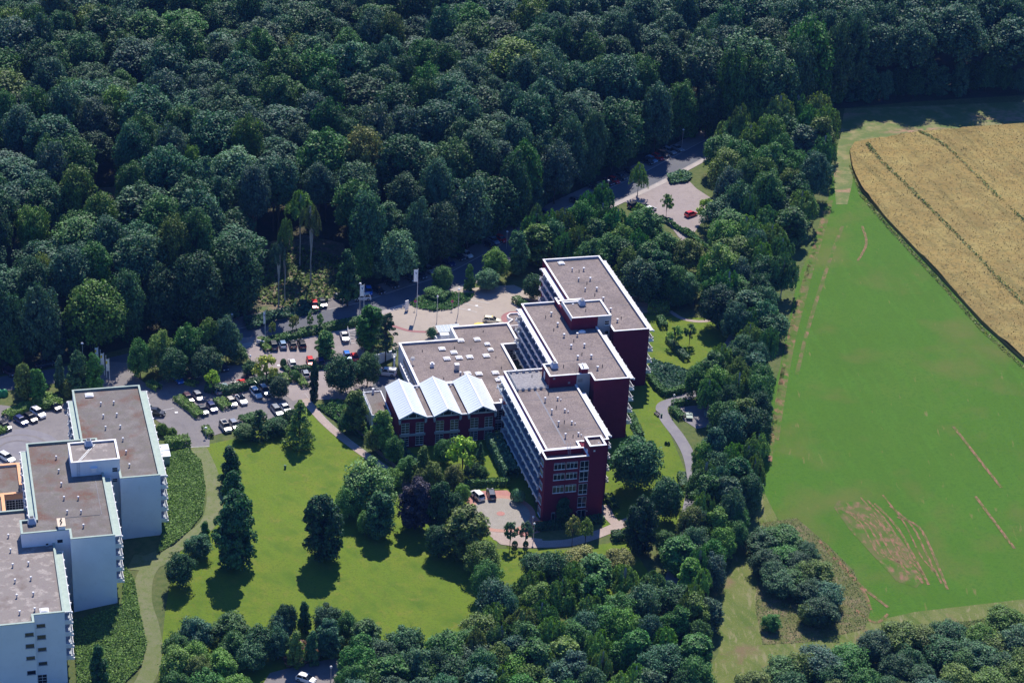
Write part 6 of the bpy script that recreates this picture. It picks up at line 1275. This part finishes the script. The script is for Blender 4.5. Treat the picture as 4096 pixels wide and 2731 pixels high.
# ------------------------------------------------------------------ person by the white car
def person(x, y, z, rz, label, top_c, leg_c, lean=.35):
    J = {}; E = []; 
    def j(n, co, r, par=None):
        J[n] = (len(J), co, r)
        if par: E.append((J[par][0], J[n][0]))
    ls = lean
    j('pel', (0, 0, .95), .13); j('wa', (.05*ls, 0, 1.10), .115, 'pel'); j('ch', (.30*ls, 0, 1.32), .15, 'wa'); j('nk', (.50*ls, 0, 1.50), .06, 'ch'); j('hd0', (.56*ls, 0, 1.58), .075, 'nk'); j('hd', (.60*ls, 0, 1.68), .10, 'hd0'); j('hd2', (.61*ls, 0, 1.76), .075, 'hd')
    for s in (-1, 1):
        t = 'L' if s > 0 else 'R'
        j('hp'+t, (0, s*.10, .90), .10, 'pel'); j('kn'+t, (.05, s*.12, .50), .062, 'hp'+t); j('an'+t, (-.02, s*.12, .09), .042, 'kn'+t); j('to'+t, (.14, s*.13, .04), .038, 'an'+t)
        j('sh'+t, (.30*ls, s*.20, 1.40), .062, 'ch'); j('el'+t, (.25+.2*ls, s*.24, 1.18), .045, 'sh'+t); j('wr'+t, (.48, s*.20, 1.12), .03, 'el'+t); j('pa'+t, (.54, s*.19, 1.11), .034, 'wr'+t)
        for k, (oy, ln) in enumerate(((-.03, .07), (-.01, .085), (.012, .08), (.033, .06))): j(f'f{k}'+t, (.54+ln, s*.19+oy, 1.10), .009, 'pa'+t); j(f'g{k}'+t, (.54+ln+.02, s*.19+oy, 1.07), .008, f'f{k}'+t)
        j('th'+t, (.55, s*.19-s*.05, 1.09), .011, 'pa'+t)
    me = bpy.data.meshes.new('person'); vs = [J[n][1] for n in J]; me.from_pydata(vs, E, []); o = bpy.data.objects.new('person', me); COL.objects.link(o)
    md = o.modifiers.new('skin', 'SKIN'); me.skin_vertices.new() if not me.skin_vertices else None
    for n, (i, co, r) in J.items(): me.skin_vertices[0].data[i].radius = (r, r)
    me.skin_vertices[0].data[0].use_root = True; sb = o.modifiers.new('sub', 'SUBSURF'); sb.levels = 1; sb.render_levels = 1
    dg = bpy.context.evaluated_depsgraph_get(); nm = bpy.data.meshes.new_from_object(o.evaluated_get(dg)); bpy.data.objects.remove(o); nm.name = 'person'
    for c in (M_cloth, M_skin): nm.materials.append(c)
    for p in nm.polygons:
        cz = p.center.z; skin = cz > 1.49 or (p.center.x > .47 and 1.0 < cz < 1.2); p.material_index = 1 if skin else 0; p.use_smooth = True
    o = bpy.data.objects.new('person', nm); COL.objects.link(o); o.location = (x, y, z); o.rotation_euler = (0, 0, rz); o.color = (*top_c, 1); tag(o, label, 'person')
    h = MB(); h.dome((.585*ls, 0, 1.70), .108, .095, .115, 12, 5); hr = h.obj('hair', M_dark, o, local=True)
    t = MB(); t.tube((0, .1, .92), (.05, .12, .5), .115, .075, n=10); t.tube((.05, .12, .5), (-.02, .12, .1), .075, .06, n=10); t.tube((0, -.1, .92), (.05, -.12, .5), .115, .075, n=10); t.tube((.05, -.12, .5), (-.02, -.12, .1), .075, .06, n=10); q = t.obj('trousers', M_cloth, o, local=True); q.color = (*leg_c, 1)
    f = MB()
    for s in (-1, 1): f.dome((.60*ls+.088, s*.035, 1.685), .012, .014, .01, 6, 3, full=True)
    f.obj('eye', M_dark, o, local=True); f = MB(); f.dome((.60*ls+.10, 0, 1.655), .02, .014, .022, 6, 3, full=True); f.obj('nose', M_skin, o, local=True)
    return o
x, y, z = G(1088, 1149); person(x, y, z+.09, math.radians(35), 'person in dark clothes leaning into the white off-roader on red paving', (.02, .025, .05), (.015, .018, .03))
x, y, z = G(1515, 0) if False else G(1519, 0) if False else G(1520, 1021)
top('bush', 1530, 1013, 8, .9, 'deep', 'left of two tiny bushes on the lawn by the path'); top('bush', 1536, 1014, 8, .9, 'deep', 'right of two tiny bushes on the lawn by the path')

# thin haze
hb = MB(); hb.box(-3300, 3700, -1600, 4600, -8, 258)
hz = hb.obj('haze', None, kind='stuff', label='thin blue summer haze filling the air over the whole view', cat='haze')
hz.data.materials.clear(); hm = bpy.data.materials.new('haze_air'); hm.use_nodes = True; N = hm.node_tree.nodes; N.remove(N['Principled BSDF'])
pv = N.new('ShaderNodeVolumePrincipled'); pv.inputs['Color'].default_value = (.16, .36, 1.0, 1); pv.inputs['Density'].default_value = .000045; pv.inputs['Anisotropy'].default_value = 0.0
hm.node_tree.links.new(pv.outputs[0], N['Material Output'].inputs['Volume']); hz.data.materials.append(hm); hz.display_type = 'WIRE'
